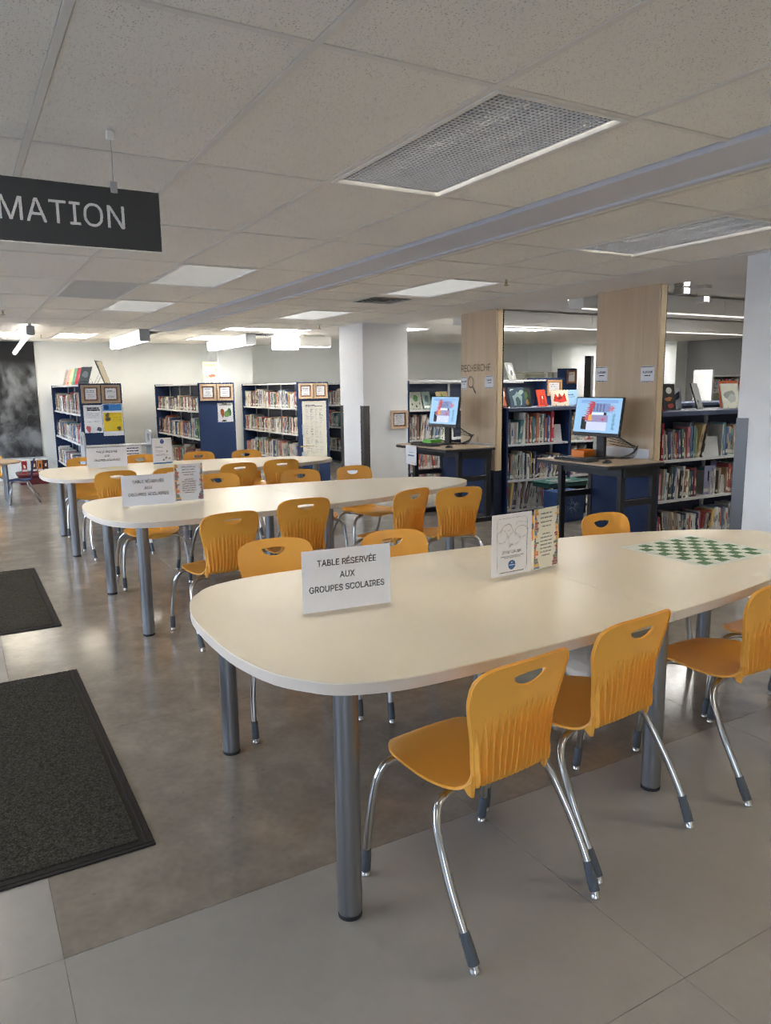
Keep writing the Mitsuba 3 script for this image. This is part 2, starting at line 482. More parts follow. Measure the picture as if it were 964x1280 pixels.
# troffers: (x0, x1, y0, y1)
LAMPS = [(LX[8], LX[9], LY[4], LY[5], 'large recessed fluorescent light with a silver louvre nearest above the tables'),
         (RX[2], RX[3], RY[4], RY[5], 'recessed fluorescent light at right between the beam and the wooden columns'),
         (LX[8], LX[9], LY[7], LY[8], 'recessed fluorescent light just right of the hanging information sign'),
         (LX[8], LX[9], LY[9], LY[10], 'small far recessed light beyond the air grille on the left ceiling'),
         (RX[2], RX[3], RY[7], RY[9], 'recessed fluorescent light in front of the RECHERCHE column'),
         (RX[2], RX[3], RY[12], RY[13], 'small far recessed light above the white column'),
         (LX[8], LX[9], LY[1], LY[2], None), (RX[2], RX[3], RY[2], RY[3], None), (RX[2], RX[3], RY[0], RY[1], None), (LX[4], LX[5], LY[1], LY[2], None), (LX[4], LX[5], LY[4], LY[5], None), (LX[4], LX[5], LY[7], LY[8], None), (LX[4], LX[5], LY[10], LY[11], None),  # entries without a label are unseen lights added to brighten the room
         (LX[6], LX[7], LY[13], LY[14], 'lit ceiling panel left of the sprinkler near the chalkboard'), (LX[8], LX[9], LY[13], LY[14], 'lit ceiling panel beside the leftmost white box light near the back wall'),
         (RX[2], RX[3], RY[17], RY[18], 'lit ceiling panel near the back wall between two white box lights')]
GRILLE = (LX[7], LX[8], LY[8], LY[9])
skipL = [(a, b) for a, _, b, _, _ in LAMPS] + [(GRILLE[0], GRILLE[2])]
tiles(LX, LY, skipL)
RYt = [y for y in RY]
skipR = skipL + [(RX[2], RY[8])]
tiles(RX, RYt, skipR)
k = put('ceiling__far_tile', cat(*far_tiles), 'ceiling_tile')
labels[k] = {'kind': 'stuff'}
for XS, YS in ((LX[:-1], LY), (RX[1:-1], RY)):
    x_lo, x_hi = (LX[0], 2.655) if XS[0] < 2 else (2.985, 4.99)
    for x in XS:
        put('ceiling__grid_bar', bx(x - 0.012, x + 0.012, FRONT_Y, WALL_Y, CEIL, CEIL + 0.03), 'grid_metal')
    for y in YS:
        if any(abs(y - b) < 0.02 for b in (RY[8],)) and x_lo > 2.7:
            put('ceiling__grid_bar', bx(x_lo, RX[2], y - 0.012, y + 0.012, CEIL + 0.0005, CEIL + 0.03), 'grid_metal')
            put('ceiling__grid_bar', bx(RX[3], x_hi, y - 0.012, y + 0.012, CEIL + 0.0005, CEIL + 0.03), 'grid_metal')
        else:
            put('ceiling__grid_bar', bx(x_lo, x_hi, y - 0.012, y + 0.012, CEIL + 0.0005, CEIL + 0.03), 'grid_metal')
put('ceiling__far_tile', bx(LEFT_X, LX[0], FRONT_Y, WALL_Y, CEIL, CEIL + 0.02), 'ceiling_tile')


def troffer(x0, x1, y0, y1, label, lens=0.0):
    k = key('ceiling_light')
    if label:
        tag(k, label, 'light')
    else:
        tag(k, 'added unseen ceiling light outside the picture, brightening the room', 'light', 'added unseen lights')
    a, b, c, d = x0 + 0.014, x1 - 0.014, y0 + 0.014, y1 - 0.014
    z0, z1 = CEIL - 0.001, 2.645
    w = 0.018
    put(k + '__frame', cat(bx(a, a + w, c, d, z0 - 0.003, z0 + 0.034), bx(b - w, b, c, d, z0 - 0.003, z0 + 0.034), bx(a, b, c, c + w, z0 - 0.003, z0 + 0.034), bx(a, b, d - w, d, z0 - 0.003, z0 + 0.034)), 'white_metal')
    put(k + '__housing', cat(bx(a, a + 0.004, c, d, z0 + 0.034, z1), bx(b - 0.004, b, c, d, z0 + 0.034, z1), bx(a, b, c, c + 0.004, z0 + 0.034, z1), bx(a, b, d - 0.004, d, z0 + 0.034, z1), bx(a, b, c, d, z1, z1 + 0.004)), 'reflector')
    if lens:
        ll = put(k + '__lens', bx(a + w, b - w, c + w, d - w, z0 + 0.008, z0 + 0.013), 'lens_plastic')
        scene[ll]['emitter'] = {'type': 'area', 'radiance': rgb([lens, lens * 0.90, lens * 0.72] if lens > 2 else [lens * 0.98, lens, lens * 0.97])}
        return k
    n, m = 25, 52
    xs, ys = np.linspace(a + w, b - w - 0.016, n + 1), np.linspace(c + w, d - w - 0.014, m + 1)
    zl, zh, t = z0 + 0.012, z0 + 0.030, 0.0010
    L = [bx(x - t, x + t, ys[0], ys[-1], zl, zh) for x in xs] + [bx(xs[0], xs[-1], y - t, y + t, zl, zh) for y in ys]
    part_label(put(k + '__louvre', cat(*L), 'louvre_shaded'), 'silver egg-crate louvre, blades painted dark for shade')
    t = 0.0026
    L = [bx(x - t, x + t, ys[0], ys[-1], zl - 0.002, zl) for x in xs] + [bx(xs[0], xs[-1], y - t, y + t, zl - 0.0021, zl) for y in ys]
    put(k + '__louvre__rim', cat(*L), 'louvre_metal')
    for f in (0.22, 0.5, 0.78):
        x = a + (b - a) * f
        tb = tube([(x, c + 0.04, 2.60), (x, d - 0.04, 2.60)], 0.016, 8)
        kk = put(k + '__tube', tb, 'reflector')
        scene[kk]['emitter'] = {'type': 'area', 'radiance': rgb(np.array([1.0, 0.88, 0.70]) * TUBE)}


for i, L_ in enumerate(LAMPS):
    troffer(*L_, lens=(0, 0, 0.20, 0.24, 0.36, 0.42, 5.0, 20, 8.0, 4.0, 9, 24, 24, 9, 9, 9)[i])

# egg-crate air grille in the left ceiling
k = key('air_grille')
tag(k, 'beige egg-crate air grille in the left ceiling behind the hanging sign', 'air vent')
a, b, c, d = GRILLE[0] + 0.014, GRILLE[1] - 0.014, GRILLE[2] + 0.014, GRILLE[3] - 0.014
put(k + '__frame', cat(bx(a, a + 0.02, c, d, 2.505, 2.525), bx(b - 0.02, b, c, d, 2.505, 2.525), bx(a, b, c, c + 0.02, 2.505, 2.525), bx(a, b, d - 0.02, d, 2.505, 2.525)), 'white_metal')
xs, ys = np.linspace(a + 0.02, b - 0.02, 29), np.linspace(c + 0.02, d - 0.02, 57)
put(k + '__lattice', cat(*[bx(x - 0.0012, x + 0.0012, ys[0], ys[-1], 2.508, 2.520) for x in xs], *[bx(xs[0], xs[-1], y - 0.0012, y + 0.0012, 2.508, 2.520) for y in ys]), 'white_metal')
put(k + '__plenum', bx(a, b, c, d, 2.60, 2.61), 'white_metal')


def diffuser_vent(x, y, s, label):
    k = key('ceiling_vent')
    tag(k, label, 'air vent')
    ms = []
    for i, r in enumerate((1.0, 0.78, 0.56, 0.34)):
        h = s * r / 2
        pr4 = [(h, 0.0), (h - 0.012, 0.0), (h - 0.055, 0.03), (h - 0.05, 0.034)]
        for ax in range(4):
            q = np.array([(p_, -p_, z_) for p_, z_ in pr4] + [(p_, p_, z_) for p_, z_ in pr4])
            m = trimesh.convex.convex_hull(q)
            m.apply_transform(trimesh.transformations.rotation_matrix(ax * math.pi / 2, (0, 0, 1)))
            m.apply_translation((x, y, 2.503))
            put(k + '__blade', m, 'grey_plastic')
    put(k + '__throat', bx(x - s / 2 + 0.03, x + s / 2 - 0.03, y - s / 2 + 0.03, y + s / 2 - 0.03, 2.506, 2.509), 'black_void')


diffuser_vent(4.04, 7.09, 0.46, 'square ceiling air diffuser beside the light near the RECHERCHE column')
diffuser_vent(4.60, 12.3, 0.5, 'small dark air diffuser far back in the ceiling beyond the bright light strip')


def sprinkler(x, y, z, label):
    k = tag(key('sprinkler_head'), label, 'sprinkler')
    put(k + '__rosette', lathe([(0, 0), (0.03, 0), (0.026, -0.008), (0, -0.010)], 16) .apply_translation((x, y, z)), 'white_metal')
    put(k + '__body', lathe([(0, -0.008), (0.010, -0.008), (0.009, -0.045), (0, -0.047)], 10).apply_translation((x, y, z)), 'brass')
    put(k + '__deflector', lathe([(0, -0.055), (0.026, -0.055), (0.026, -0.0575), (0, -0.058)], 16).apply_translation((x, y, z)), 'brass')
    put(k + '__arm', cat(tube([(x - 0.010, y, z - 0.04), (x - 0.016, y, z - 0.05), (x, y, z - 0.058)], 0.003, 6), tube([(x + 0.010, y, z - 0.04), (x + 0.016, y, z - 0.05), (x, y, z - 0.058)], 0.003, 6)), 'brass')


sprinkler(4.22, 5.25, CEIL, 'sprinkler head in the ceiling just above the RECHERCHE column')
sprinkler(4.75, 10.2, CEIL, 'sprinkler head in the ceiling left of the white column top')
sprinkler(1.33, 13.4, CEIL, 'sprinkler head near the back wall beside the chalkboard')
sprinkler(0.58, 9.6, CEIL, 'sprinkler head at the left edge of the ceiling')
sprinkler(8.6, 11.0, 2.64, 'sprinkler head hanging over the far stacks between the wooden columns')


# the lit lens across the ceiling far back, and surface-mounted linear lights
def lens_light(x0, x1, y0, y1, z, label, rad):
    k = tag(key('lens_light'), label, 'light')
    w = 0.03
    put(k + '__frame', cat(bx(x0, x1, y0, y0 + w, z - 0.006, z + 0.01), bx(x0, x1, y1 - w, y1, z - 0.006, z + 0.01), bx(x0, x0 + w, y0, y1, z - 0.006, z + 0.01), bx(x1 - w, x1, y0, y1, z - 0.006, z + 0.01)), 'white_metal')
    kk = put(k + '__lens', bx(x0 + w, x1 - w, y0 + w, y1 - w, z - 0.003, z + 0.004), 'reflector')
    scene[kk]['emitter'] = {'type': 'area', 'radiance': rgb(np.array([1.0, 0.98, 0.92]) * rad)}


lens_light(3.66, 5.0, 10.95, 11.5, CEIL, 'bright lit ceiling panel far back above the navy bookcases', PENDANT)
lens_light(8.1, 9.9, 10.9, 11.4, 2.64, 'bright lit ceiling panel over the stacks seen between the wooden columns', PENDANT)
lens_light(6.15, 7.6, 11.6, 12.2, 2.64, 'bright lit ceiling panel seen between the white column and the RECHERCHE column', PENDANT)
lens_light(14.1, 15.3, 13.4, 13.9, 2.64, 'small lit ceiling panel above the dark doorway', PENDANT)


def box_light(x0, x1, y0, y1, z0, z1, label, rad, bright_end=False, housing='white_metal'):
    k = tag(key('box_light'), label, 'light')
    along_y = (y1 - y0) > (x1 - x0)
    put(k + '__housing', bx(x0, x1, y0, y1, z0 + 0.012, z1, 0.004), housing)
    kk = put(k + '__lens', bx(x0 + 0.012, x1 - 0.012, y0 + 0.012, y1 - 0.012, z0, z0 + 0.011), 'reflector')
    scene[kk]['emitter'] = {'type': 'area', 'radiance': rgb(np.array([1.0, 0.97, 0.90]) * rad)}
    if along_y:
        put(k + '__end_cap', bx(x0 - 0.004, x1 + 0.004, y0 - 0.012, y0, z0 - 0.004, z1), 'grey_plastic')  # greyed cap: shade on the near end put into its colour
    return k


for x0, x1, y0, y1, label in ((2.52, 2.66, 11.75, 14.2, 'white box light hanging under the ceiling over the leftmost bookcase aisle'), (4.30, 4.46, 12.1, 14.3, 'white box light hanging above the bookcase with the green picture poster')):
    k = box_light(x0, x1, y0, y1, 2.335, CEIL, label, 30.0)
    for x in (x0 - 0.005, x1 + 0.001):
        kk = put(k + '__side_lens', bx(x, x + 0.004, y0 + 0.02, y1, 2.35, 2.50), 'reflector')
        scene[kk]['emitter'] = {'type': 'area', 'radiance': rgb([0.70, 0.72, 0.68])}
k = box_light(5.19, 5.79, 11.97, 12.12, 2.30, 2.48, 'white box light hanging just left of the white column', 14.0)
put(k + '__hanger', bx(5.3, 5.34, 12.02, 12.06, 2.475, CEIL), 'white_metal')
put(k + '__hanger', bx(5.6, 5.64, 12.02, 12.06, 2.475, CEIL), 'white_metal')
k = tag(key('bare_tube_light'), 'bare fluorescent tube light in front of the chalkboard top', 'light')
kk = put(k + '__tube', tube([(1.0, 11.4, 2.415), (1.03, 14.9, 2.285)], 0.035, 12), 'reflector')
scene[kk]['emitter'] = {'type': 'area', 'radiance': rgb(np.array([1.0, 0.97, 0.92]) * 5.0)}
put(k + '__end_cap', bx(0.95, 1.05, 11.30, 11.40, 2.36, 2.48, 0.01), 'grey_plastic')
put(k + '__housing', bx(0.98, 1.02, 11.34, 11.42, 2.47, CEIL), 'white_metal')
k = tag(key('lens_box_light'), 'glaring lit box light above the tall poster on the navy end panel', 'light')
kk = put(k + '__lens', bx(4.75, 5.17, 11.95, 12.12, 2.25, 2.455, 0.01), 'reflector')
scene[kk]['emitter'] = {'type': 'area', 'radiance': rgb(np.array([1.0, 1.0, 0.97]) * 9.0)}
put(k + '__housing', bx(4.78, 5.14, 11.97, 12.10, 2.455, CEIL), 'white_metal')
for y in (6.55, 8.75):  # unseen panels added behind the aisle lights to brighten the stacks
    for x in (6.4, 8.4, 10.4):
        lens_light(x, x + 1.22, y, y + 0.6, 2.64, f'added unseen light panel {"first" if x < 7 else "second" if x < 9 else "third"} in line behind the {"nearer" if y < 7 else "farther"} boxed aisle light', 20.0)

for x in (6.6, 8.8):  # unseen panels added to light the books of the right stack
    lens_light(x, x + 1.22, 3.5, 4.1, 2.64, f'added unseen light panel {"first" if x < 7 else "second"} in line before the stack beside the right wooden column', 16.0)

# long boxed lights over the stack aisles
for x0, x1, y, label in ((5.95, 13.0, 6.1, 'long white boxed light over the aisle nearest the right column'), (5.95, 13.0, 8.3, 'long white boxed light over the aisle behind the RECHERCHE column')):
    k = tag(key('aisle_light'), label, 'light')
    n = 3
    for i in range(n):
        a, b = x0 + (x1 - x0) * i / n, x0 + (x1 - x0) * (i + 1) / n - 0.006
        put(k + '__housing', bx(a, b, y, y + 0.22, 2.415, 2.615, 0.004), 'white_metal')
        kk = put(k + '__lens', bx(a, b, y - 0.003, y + 0.022, 2.402, 2.4145), 'reflector')
        scene[kk]['emitter'] = {'type': 'area', 'radiance': rgb(np.array([1.0, 0.95, 0.85]) * 0.9)}
        for h in (0.3, 0.7):
            put(k + '__hanger', tube([(a + (b - a) * h, y + 0.11, 2.61), (a + (b - a) * h, y + 0.11, 2.64)], 0.006, 6), 'white_metal')
for x, y, label in ((6.28, 5.05, 'twin spotlight fixed under the high ceiling left of the right wooden column'), (7.1, 5.45, 'round spotlight under the high ceiling seen above the right stack')):
    k = tag(key('spotlight'), label, 'spotlight')
    put(k + '__mount', bx(x - 0.05, x + 0.05, y - 0.02, y + 0.12, 2.60, 2.64, 0.005), 'white_metal')
    for dz in (0.0, 0.075) if x < 7 else (0.0,):
        put(k + '__head', bx(x - 0.05, x + 0.05, y, y + 0.12, 2.46 + dz, 2.525 + dz, 0.01), 'white_metal')
        kk = put(k + '__lens', bx(x - 0.04, x + 0.04, y - 0.004, y + 0.001, 2.467 + dz, 2.518 + dz), 'reflector')
        scene[kk]['emitter'] = {'type': 'area', 'radiance': rgb([5.0, 5.0, 4.6])}
    put(k + '__stem', tube([(x, y + 0.1, 2.50), (x, y + 0.1, 2.62)], 0.008, 6), 'white_metal')


# ------------------------------------------------------------------ door mats
def door_mat(x0, x1, y0, y1, label):
    k = tag(key('door_mat'), label, 'mat')
    w = 0.05
    b = [m3.Manifold(m3.Mesh(np.asarray(m.vertices, np.float32), np.asarray(m.faces, np.uint32))) for m in (bx(x0, x1, y0, y1, 0.0, 0.010, 0.005),)]
    put(k + '__border', bx(x0, x1, y0, y1, 0.0005, 0.007, 0.003), 'mat_rubber')
    for m in (bx(x0 + 0.012, x0 + 0.02, y0, y1, 0.006, 0.009, 0.001), bx(x1 - 0.030, x1 - 0.022, y0 + 0.02, y1 - 0.02, 0.006, 0.009, 0.001), bx(x0, x1, y0 + 0.018, y0 + 0.026, 0.006, 0.009, 0.001)):
        put(k + '__ridge', m, 'mat_rubber')
    p = bx(x0 + w, x1 - w, y0 + w, y1 - w, 0.003, 0.012, 0.002)
    part_label(put(k + '__pile', p, 'mat_pile'), 'dark speckled carpet pile')


door_mat(-0.62, 0.485, 2.53, 4.50, 'dark grey entrance mat with black rubber border, the nearer one')
door_mat(-0.60, 0.515, 5.44, 7.42, 'dark grey entrance mat with rubber border lying beyond the nearer mat')


# ------------------------------------------------------------------ tables
W_PTS = [(0, 0.0), (0.004, 0.16), (0.02, 0.30), (0.06, 0.45), (0.12, 0.55), (0.20, 0.63), (0.37, 0.688), (0.60, 0.70), (0.8, 0.70), (1.15, 0.69), (1.55, 0.665), (1.95, 0.625), (2.33, 0.56), (2.65, 0.475), (2.95, 0.36), (3.13, 0.25), (3.23, 0.15), (3.27, 0.0)]
up = curve([(u, w) for u, w in W_PTS], 6)
OUT = np.vstack([up, [(u, -w) for u, w in up[::-1][1:-1]]])
TOPZ, THICK, SEAM = 0.765, 0.038, 1.565


def table(x, y, deg, label, vis=True):
    k = tag(key('reading_table'), label, 'table')
    M = placed(x, y, 0, deg)
    o = Polygon(OUT).buffer(0)
    for lo, hi, nm in ((-1, SEAM - 0.0008, 'left'), (SEAM + 0.0008, 5, 'right')):
        half = o.intersection(sbox(lo, -2, hi, 2))
        body = extrude(half.buffer(-0.0004), THICK - 0.004)
        body.apply_translation((0, 0, TOPZ - THICK))
        top = m3.CrossSection([np.asarray(half.exterior.coords)[:-1]])
        # the laminate top with a softened rim
        lam = m3.Manifold.extrude(m3.CrossSection([np.asarray(half.buffer(0.0).exterior.coords)[:-1][::1]], m3.FillRule.EvenOdd), 0.004)
        mm = lam.to_mesh()
        lamm = trimesh.Trimesh(mm.vert_properties[:, :3], mm.tri_verts)
        lamm.apply_translation((0, 0, TOPZ - 0.004))
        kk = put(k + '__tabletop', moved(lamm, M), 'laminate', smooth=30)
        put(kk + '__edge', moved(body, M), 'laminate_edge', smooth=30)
    for u, v in ((0.225, -0.60), (0.245, 0.60), (1.60, -0.565), (1.60, 0.565), (2.97, -0.25), (2.97, 0.25)):
        leg = lathe([(0, 0.012), (0.036, 0.012), (0.038, 0.02), (0.038, TOPZ - THICK - 0.001), (0, TOPZ - THICK - 0.001)], 28)
        kk = put(k + '__leg', moved(leg, M @ placed(u, v)), 'leg_metal', smooth=40)
        put(kk + '__foot', moved(lathe([(0, 0), (0.037, 0), (0.0375, 0.012), (0, 0.012)], 24), M @ placed(u, v)), 'black_plastic', smooth=40)
    return k


table(0.695, 2.462, 0.0, 'nearest long cream table with a rounded end, chessboard mat and quiet zone sign on it')
table(0.745, 5.515, 2.0, 'middle long cream table with a rounded end, second from the front')
table(0.705, 8.36, -0.5, 'farthest long cream table, third from the front, before the navy bookcases')


# ------------------------------------------------------------------ chairs
PROF = curve([(0.300, 0.408), (0.298, 0.425), (0.275, 0.4435), (0.22, 0.449), (0.10, 0.441), (0.0, 0.434), (-0.07, 0.435), (-0.112, 0.447), (-0.140, 0.478), (-0.152, 0.525), (-0.166, 0.61), (-0.186, 0.71), (-0.208, 0.79), (-0.225, 0.846)], 10)
PL = np.concatenate([[0], np.cumsum(np.linalg.norm(np.diff(PROF, axis=0), axis=1))])
PT = np.gradient(PROF, PL, axis=0)
PT /= np.linalg.norm(PT, axis=1, keepdims=True)
LEN = PL[-1]
S_BEND = PL[np.argmin(np.abs(PROF[:, 0] + 0.136) + np.abs(PROF[:, 1] - 0.472))]
TH = 0.0085


def bend(v):
    """(s sideways, t along the shell, n off its inner face) -> the chair's frame (x right, y forward, z up)."""
    s, t, n = v[:, 0], np.clip(v[:, 1], 0, LEN), v[:, 2]
    y, z = np.interp(t, PL, PROF[:, 0]), np.interp(t, PL, PROF[:, 1])
    ty, tz = np.interp(t, PL, PT[:, 0]), np.interp(t, PL, PT[:, 1])
    back = np.clip((t - S_BEND + 0.02) / 0.10, 0, 1)
    back = back * back * (3 - 2 * back)
    y = y + back * 0.85 * s ** 2
    lift = np.clip((t - 0.05) / 0.17, 0, 1)
    z = z + (1 - back) * s ** 2 * (0.55 * lift * lift * (3 - 2 * lift) - 0.25)
    ny, nz = -tz, ty            # outward: under the seat, behind the back
    x = s - back * 1.5 * s * n
    return np.column_stack([x, y + ny * n * -1 * -1, z + nz * n])


def half_width(t):
    d = t - S_BEND
    pts = [(-S_BEND, 0.0), (-S_BEND + 0.002, 0.045), (-S_BEND + 0.009, 0.085), (-S_BEND + 0.024, 0.120), (-S_BEND + 0.05, 0.152), (-S_BEND + 0.085, 0.180), (-S_BEND + 0.13, 0.203), (-S_BEND + 0.19, 0.219), (-S_BEND + 0.24, 0.223), (-0.15, 0.218), (-0.08, 0.200), (-0.02, 0.176), (0.03, 0.161), (0.07, 0.161), (0.14, 0.171), (0.21, 0.187), (0.265, 0.199), (0.30, 0.200)]
    return pts


def outline():
    pts = half_width(0)
    end = LEN - S_BEND
    pts = [p for p in pts if p[0] < end - 0.075] + [(end - 0.072, 0.200), (end - 0.045, 0.193), (end - 0.024, 0.174), (end - 0.010, 0.140), (end - 0.003, 0.09), (end, 0.0)]
    c = curve([(w, d) for d, w in pts], 5)
    c[:, 0] = np.maximum(c[:, 0], 0)
    right = [(w, d + S_BEND) for w, d in c]
    left = [(-w, d) for w, d in right[::-1][1:-1]]
    return Polygon(right + left).buffer(0)


def to_manifold(poly, z0, z1):
    rings = [np.asarray(poly.exterior.coords)[:-1]] + [np.asarray(r.coords)[:-1] for r in poly.interiors]
    return m3.Manifold.extrude(m3.CrossSection(rings, m3.FillRule.EvenOdd), z1 - z0).translate((0, 0, z0))


def from_manifold(m):
    g_ = m.to_mesh()
    return trimesh.Trimesh(g_.vert_properties[:, :3], g_.tri_verts, process=False)


SHELL = outline()
# the hand hole: flat arc above, round below
hx = np.linspace(-1, 1, 25)
hole_top = [(0.062 * a, LEN - 0.048 - 0.006 * a * a) for a in hx]
hole_bot = [(0.062 * a, LEN - 0.054 - 0.034 * math.sqrt(max(0, 1 - a * a)) ** 1.15) for a in hx[::-1]]
HOLE = Polygon(hole_top + hole_bot[1:-1]).buffer(0.002).buffer(-0.001)


def soft_plate(poly, z0, z1, e=0.0025):
    """A plate with softened rims."""
    ins = poly.buffer(-e)
    return to_manifold(poly, z0 + e, z1 - e) + to_manifold(ins if ins.geom_type == 'Polygon' else poly, z0, z1)


seat_poly = SHELL.intersection(sbox(-1, -1, 1, S_BEND))
back_poly = SHELL.intersection(sbox(-1, S_BEND, 1, 2)).difference(HOLE)


def warp(m, step):
    m = m.refine_to_length(step)
    t = from_manifold(m)
    v = bend(np.asarray(t.vertices))
    t = trimesh.Trimesh(v, t.faces, process=False)
    if t.volume < 0:
        t.invert()
    return t


seat_mesh = warp(soft_plate(seat_poly, 0.0, TH), 0.026)
back_m = soft_plate(back_poly, 0.0, TH)
# rolled rim along the side of the back
rim = SHELL.intersection(sbox(-1, S_BEND, 1, 2)).buffer(-0.0008)
rim = rim.difference(SHELL.intersection(sbox(-1, S_BEND - 0.05, 1, 2)).buffer(-0.009))
for gm in getattr(rim, 'geoms', [rim]):
    if gm.area > 1e-4:
        back_m = back_m + to_manifold(gm, TH - 0.001, TH + 0.0035)
back_mesh = warp(back_m, 0.017)
ribs = []
NR = 14
for i in range(NR):
    a = (i - (NR - 1) / 2) / ((NR - 1) / 2)
    x_lo, x_hi = 0.143 * a, 0.163 * a
    t0, t1 = S_BEND - 0.030, S_BEND + 0.238 - 0.034 * a * a - (0.022 if abs(a) > 0.9 else 0)
    NQ = 20
    q = np.linspace(0, 1, NQ)
    xc = x_lo + (x_hi - x_lo) * q
    tt = t0 + (t1 - t0) * q
    wd = np.interp(q, [0, 0.75, 1], [0.0044, 0.0042, 0.0010])
    hh = np.interp(q, [0, 0.06, 0.14, 0.7, 1], [0.000, 0.008, 0.022, 0.016, 0.0005])
    v = []
    for j in range(NQ):
        v += [(xc[j] - wd[j], tt[j], TH - 0.002), (xc[j] - wd[j] * 0.45, tt[j], TH + hh[j] * 0.85), (xc[j], tt[j], TH + hh[j]), (xc[j] + wd[j] * 0.45, tt[j], TH + hh[j] * 0.85), (xc[j] + wd[j], tt[j], TH - 0.002)]
    f = []
    for j in range(NQ - 1):
        for e in range(4):
            p, r = 5 * j + e, 5 * (j + 1) + e
            f += [(p, p + 1, r + 1), (p, r + 1, r)]
    ribs.append(trimesh.Trimesh(bend(np.array(v)), np.array(f)[:, ::-1], process=False))
rib_mesh = cat(*ribs)
# lugs where the shell sits on the rear tube
lug = []
for s in (-1, 1):
    q = np.array([(s * 0.150, -0.118, 0.452), (s * 0.172, -0.118, 0.455), (s * 0.166, -0.150, 0.50), (s * 0.150, -0.152, 0.50), (s * 0.148, -0.141, 0.424), (s * 0.159, -0.138, 0.427), (s * 0.150, -0.126, 0.426), (s * 0.160, -0.126, 0.430)])
    lug.append(trimesh.convex.convex_hull(q))


def leg_path(s, front):
    if front:
        ctrl = [(s * 0.262, 0.262, 0.012), (s * 0.263, 0.252, 0.10), (s * 0.258, 0.237, 0.22), (s * 0.246, 0.227, 0.32), (s * 0.234, 0.222, 0.362), (s * 0.212, 0.217, 0.395), (s * 0.175, 0.210, 0.409), (s * 0.135, 0.190, 0.411), (s * 0.112, 0.140, 0.411), (s * 0.110, 0.062, 0.411)]
    else:
        ctrl = [(s * 0.257, -0.268, 0.012), (s * 0.263, -0.228, 0.10), (s * 0.262, -0.166, 0.21), (s * 0.250, -0.105, 0.315), (s * 0.239, -0.080, 0.362), (s * 0.217, -0.066, 0.397), (s * 0.180, -0.058, 0.410), (s * 0.140, -0.045, 0.411), (s * 0.114, -0.005, 0.411), (s * 0.110, 0.060, 0.411)]
    return curve(ctrl, 4)


def near_foot(path, a, b):
    return np.array([path[0] + (path[4] - path[0]) * q for q in np.linspace(a, b, 4)])


PARTS = [('seat', mikit.ply(seat_mesh, 'yellow_plastic', 42)), ('backrest', mikit.ply(back_mesh, 'yellow_plastic', 42)), *[('backrest__rib', mikit.ply(r_, 'yellow_plastic', 50)) for r_ in ribs],
         ('backrest__lug', mikit.ply(lug[0], 'yellow_plastic', 30)), ('backrest__lug', mikit.ply(lug[1], 'yellow_plastic', 30))]
for s in (-1, 1):
    for front in (True, False):
        P_ = leg_path(s, front)
        L0 = np.linalg.norm(P_[4] - P_[0])
        PARTS.append(('leg', mikit.ply(tube(P_, 0.0128, 12), 'chrome', 40)))
        PARTS.append(('leg__boot', mikit.ply(tube(near_foot(P_, 0.10, 1.02), [0.0165, 0.0168, 0.0162, 0.0152], 12), 'boot_plastic', 40)))
        fx = P_[0]
        PARTS.append(('leg__glide', mikit.ply(lathe([(0, 0.0), (0.013, 0.0), (0.0155, 0.004), (0.013, 0.012), (0.008, 0.018), (0, 0.02)], 14).apply_translation((fx[0], fx[1], 0)), 'chrome', 40)))

def chair(x, y, deg, label, group=None):
    k = tag(key('chair'), label, 'chair', group)
    tw = mt(placed(x, y, 0, deg))
    legs = []
    for nm, shp in PARTS:
        if nm.startswith('leg__'):
            scene[legs[-1] + nm[3:]] = {**shp, 'to_world': tw}
        elif nm.startswith('backrest__'):
            put_shape(k + '__' + nm, shp, tw)
        else:
            kk = put_shape(k + '__' + nm, shp, tw)
            if nm == 'leg':
                legs.append(kk)
    return k


Y_ = 'yellow plastic chair '
for x, y, deg, lb in [
        (1.338, 1.77, 6, 'nearest to the camera, back turned, at the nearest table'),
        (1.913, 1.872, 6, 'second from the left along the near side of the nearest table'),
        (2.757, 1.89, 2, 'right of the middle table leg, near side of the nearest table'),
        (3.30, 1.95, 0, 'mostly hidden, last along the near side of the nearest table'),
        (1.345, 3.335, 176, 'facing us behind the rounded end of the nearest table'),
        (1.975, 3.20, 178, 'partly behind the reserved sign of the nearest table'),
        (2.86, 3.12, 180, 'almost hidden behind the ZONE CALME sign of the nearest table'),
        (3.31, 2.97, 182, 'behind the chessboard on the far side of the nearest table'),
        (1.44, 4.71, 5, 'with back turned at the rounded end of the middle table'),
        (2.10, 5.00, -3, 'pushed in upright, back turned, near side of the middle table'),
        (2.93, 4.98, 16, 'left one of two overlapping chairs at the middle table'),
        (3.36, 4.86, -8, 'right one of two overlapping chairs at the middle table'),
        (1.36, 6.42, 176, 'behind the reserved sign of the middle table, seat seen underneath'),
        (2.03, 6.46, 178, 'facing us just right of the colour-bordered sign on the middle table'),
        (2.80, 6.34, 180, 'facing us over the centre of the middle table'),
        (3.38, 6.34, 183, 'facing us across the middle table in front of the white column'),
        (1.30, 7.73, 2, 'with ribbed back to us at the rounded end of the farthest table'),
        (1.85, 7.72, 0, 'half hidden behind the signs, near side of the farthest table'),
        (2.56, 7.76, -2, 'with back to us halfway along the farthest table'),
        (3.10, 7.86, -8, 'with back to us at the right end of the farthest table'),
        (1.26, 9.07, 178, 'behind the left end of the farthest table beside its reserved sign'),
        (1.90, 9.07, 180, 'behind the farthest table between its reserved sign and its notice'),
        (2.60, 9.05, 180, 'behind the farthest table, first right of the blue-emblem notice'),
        (3.18, 8.92, 182, 'behind the right half of the farthest table')]:
    chair(x, y, deg, Y_ + lb)


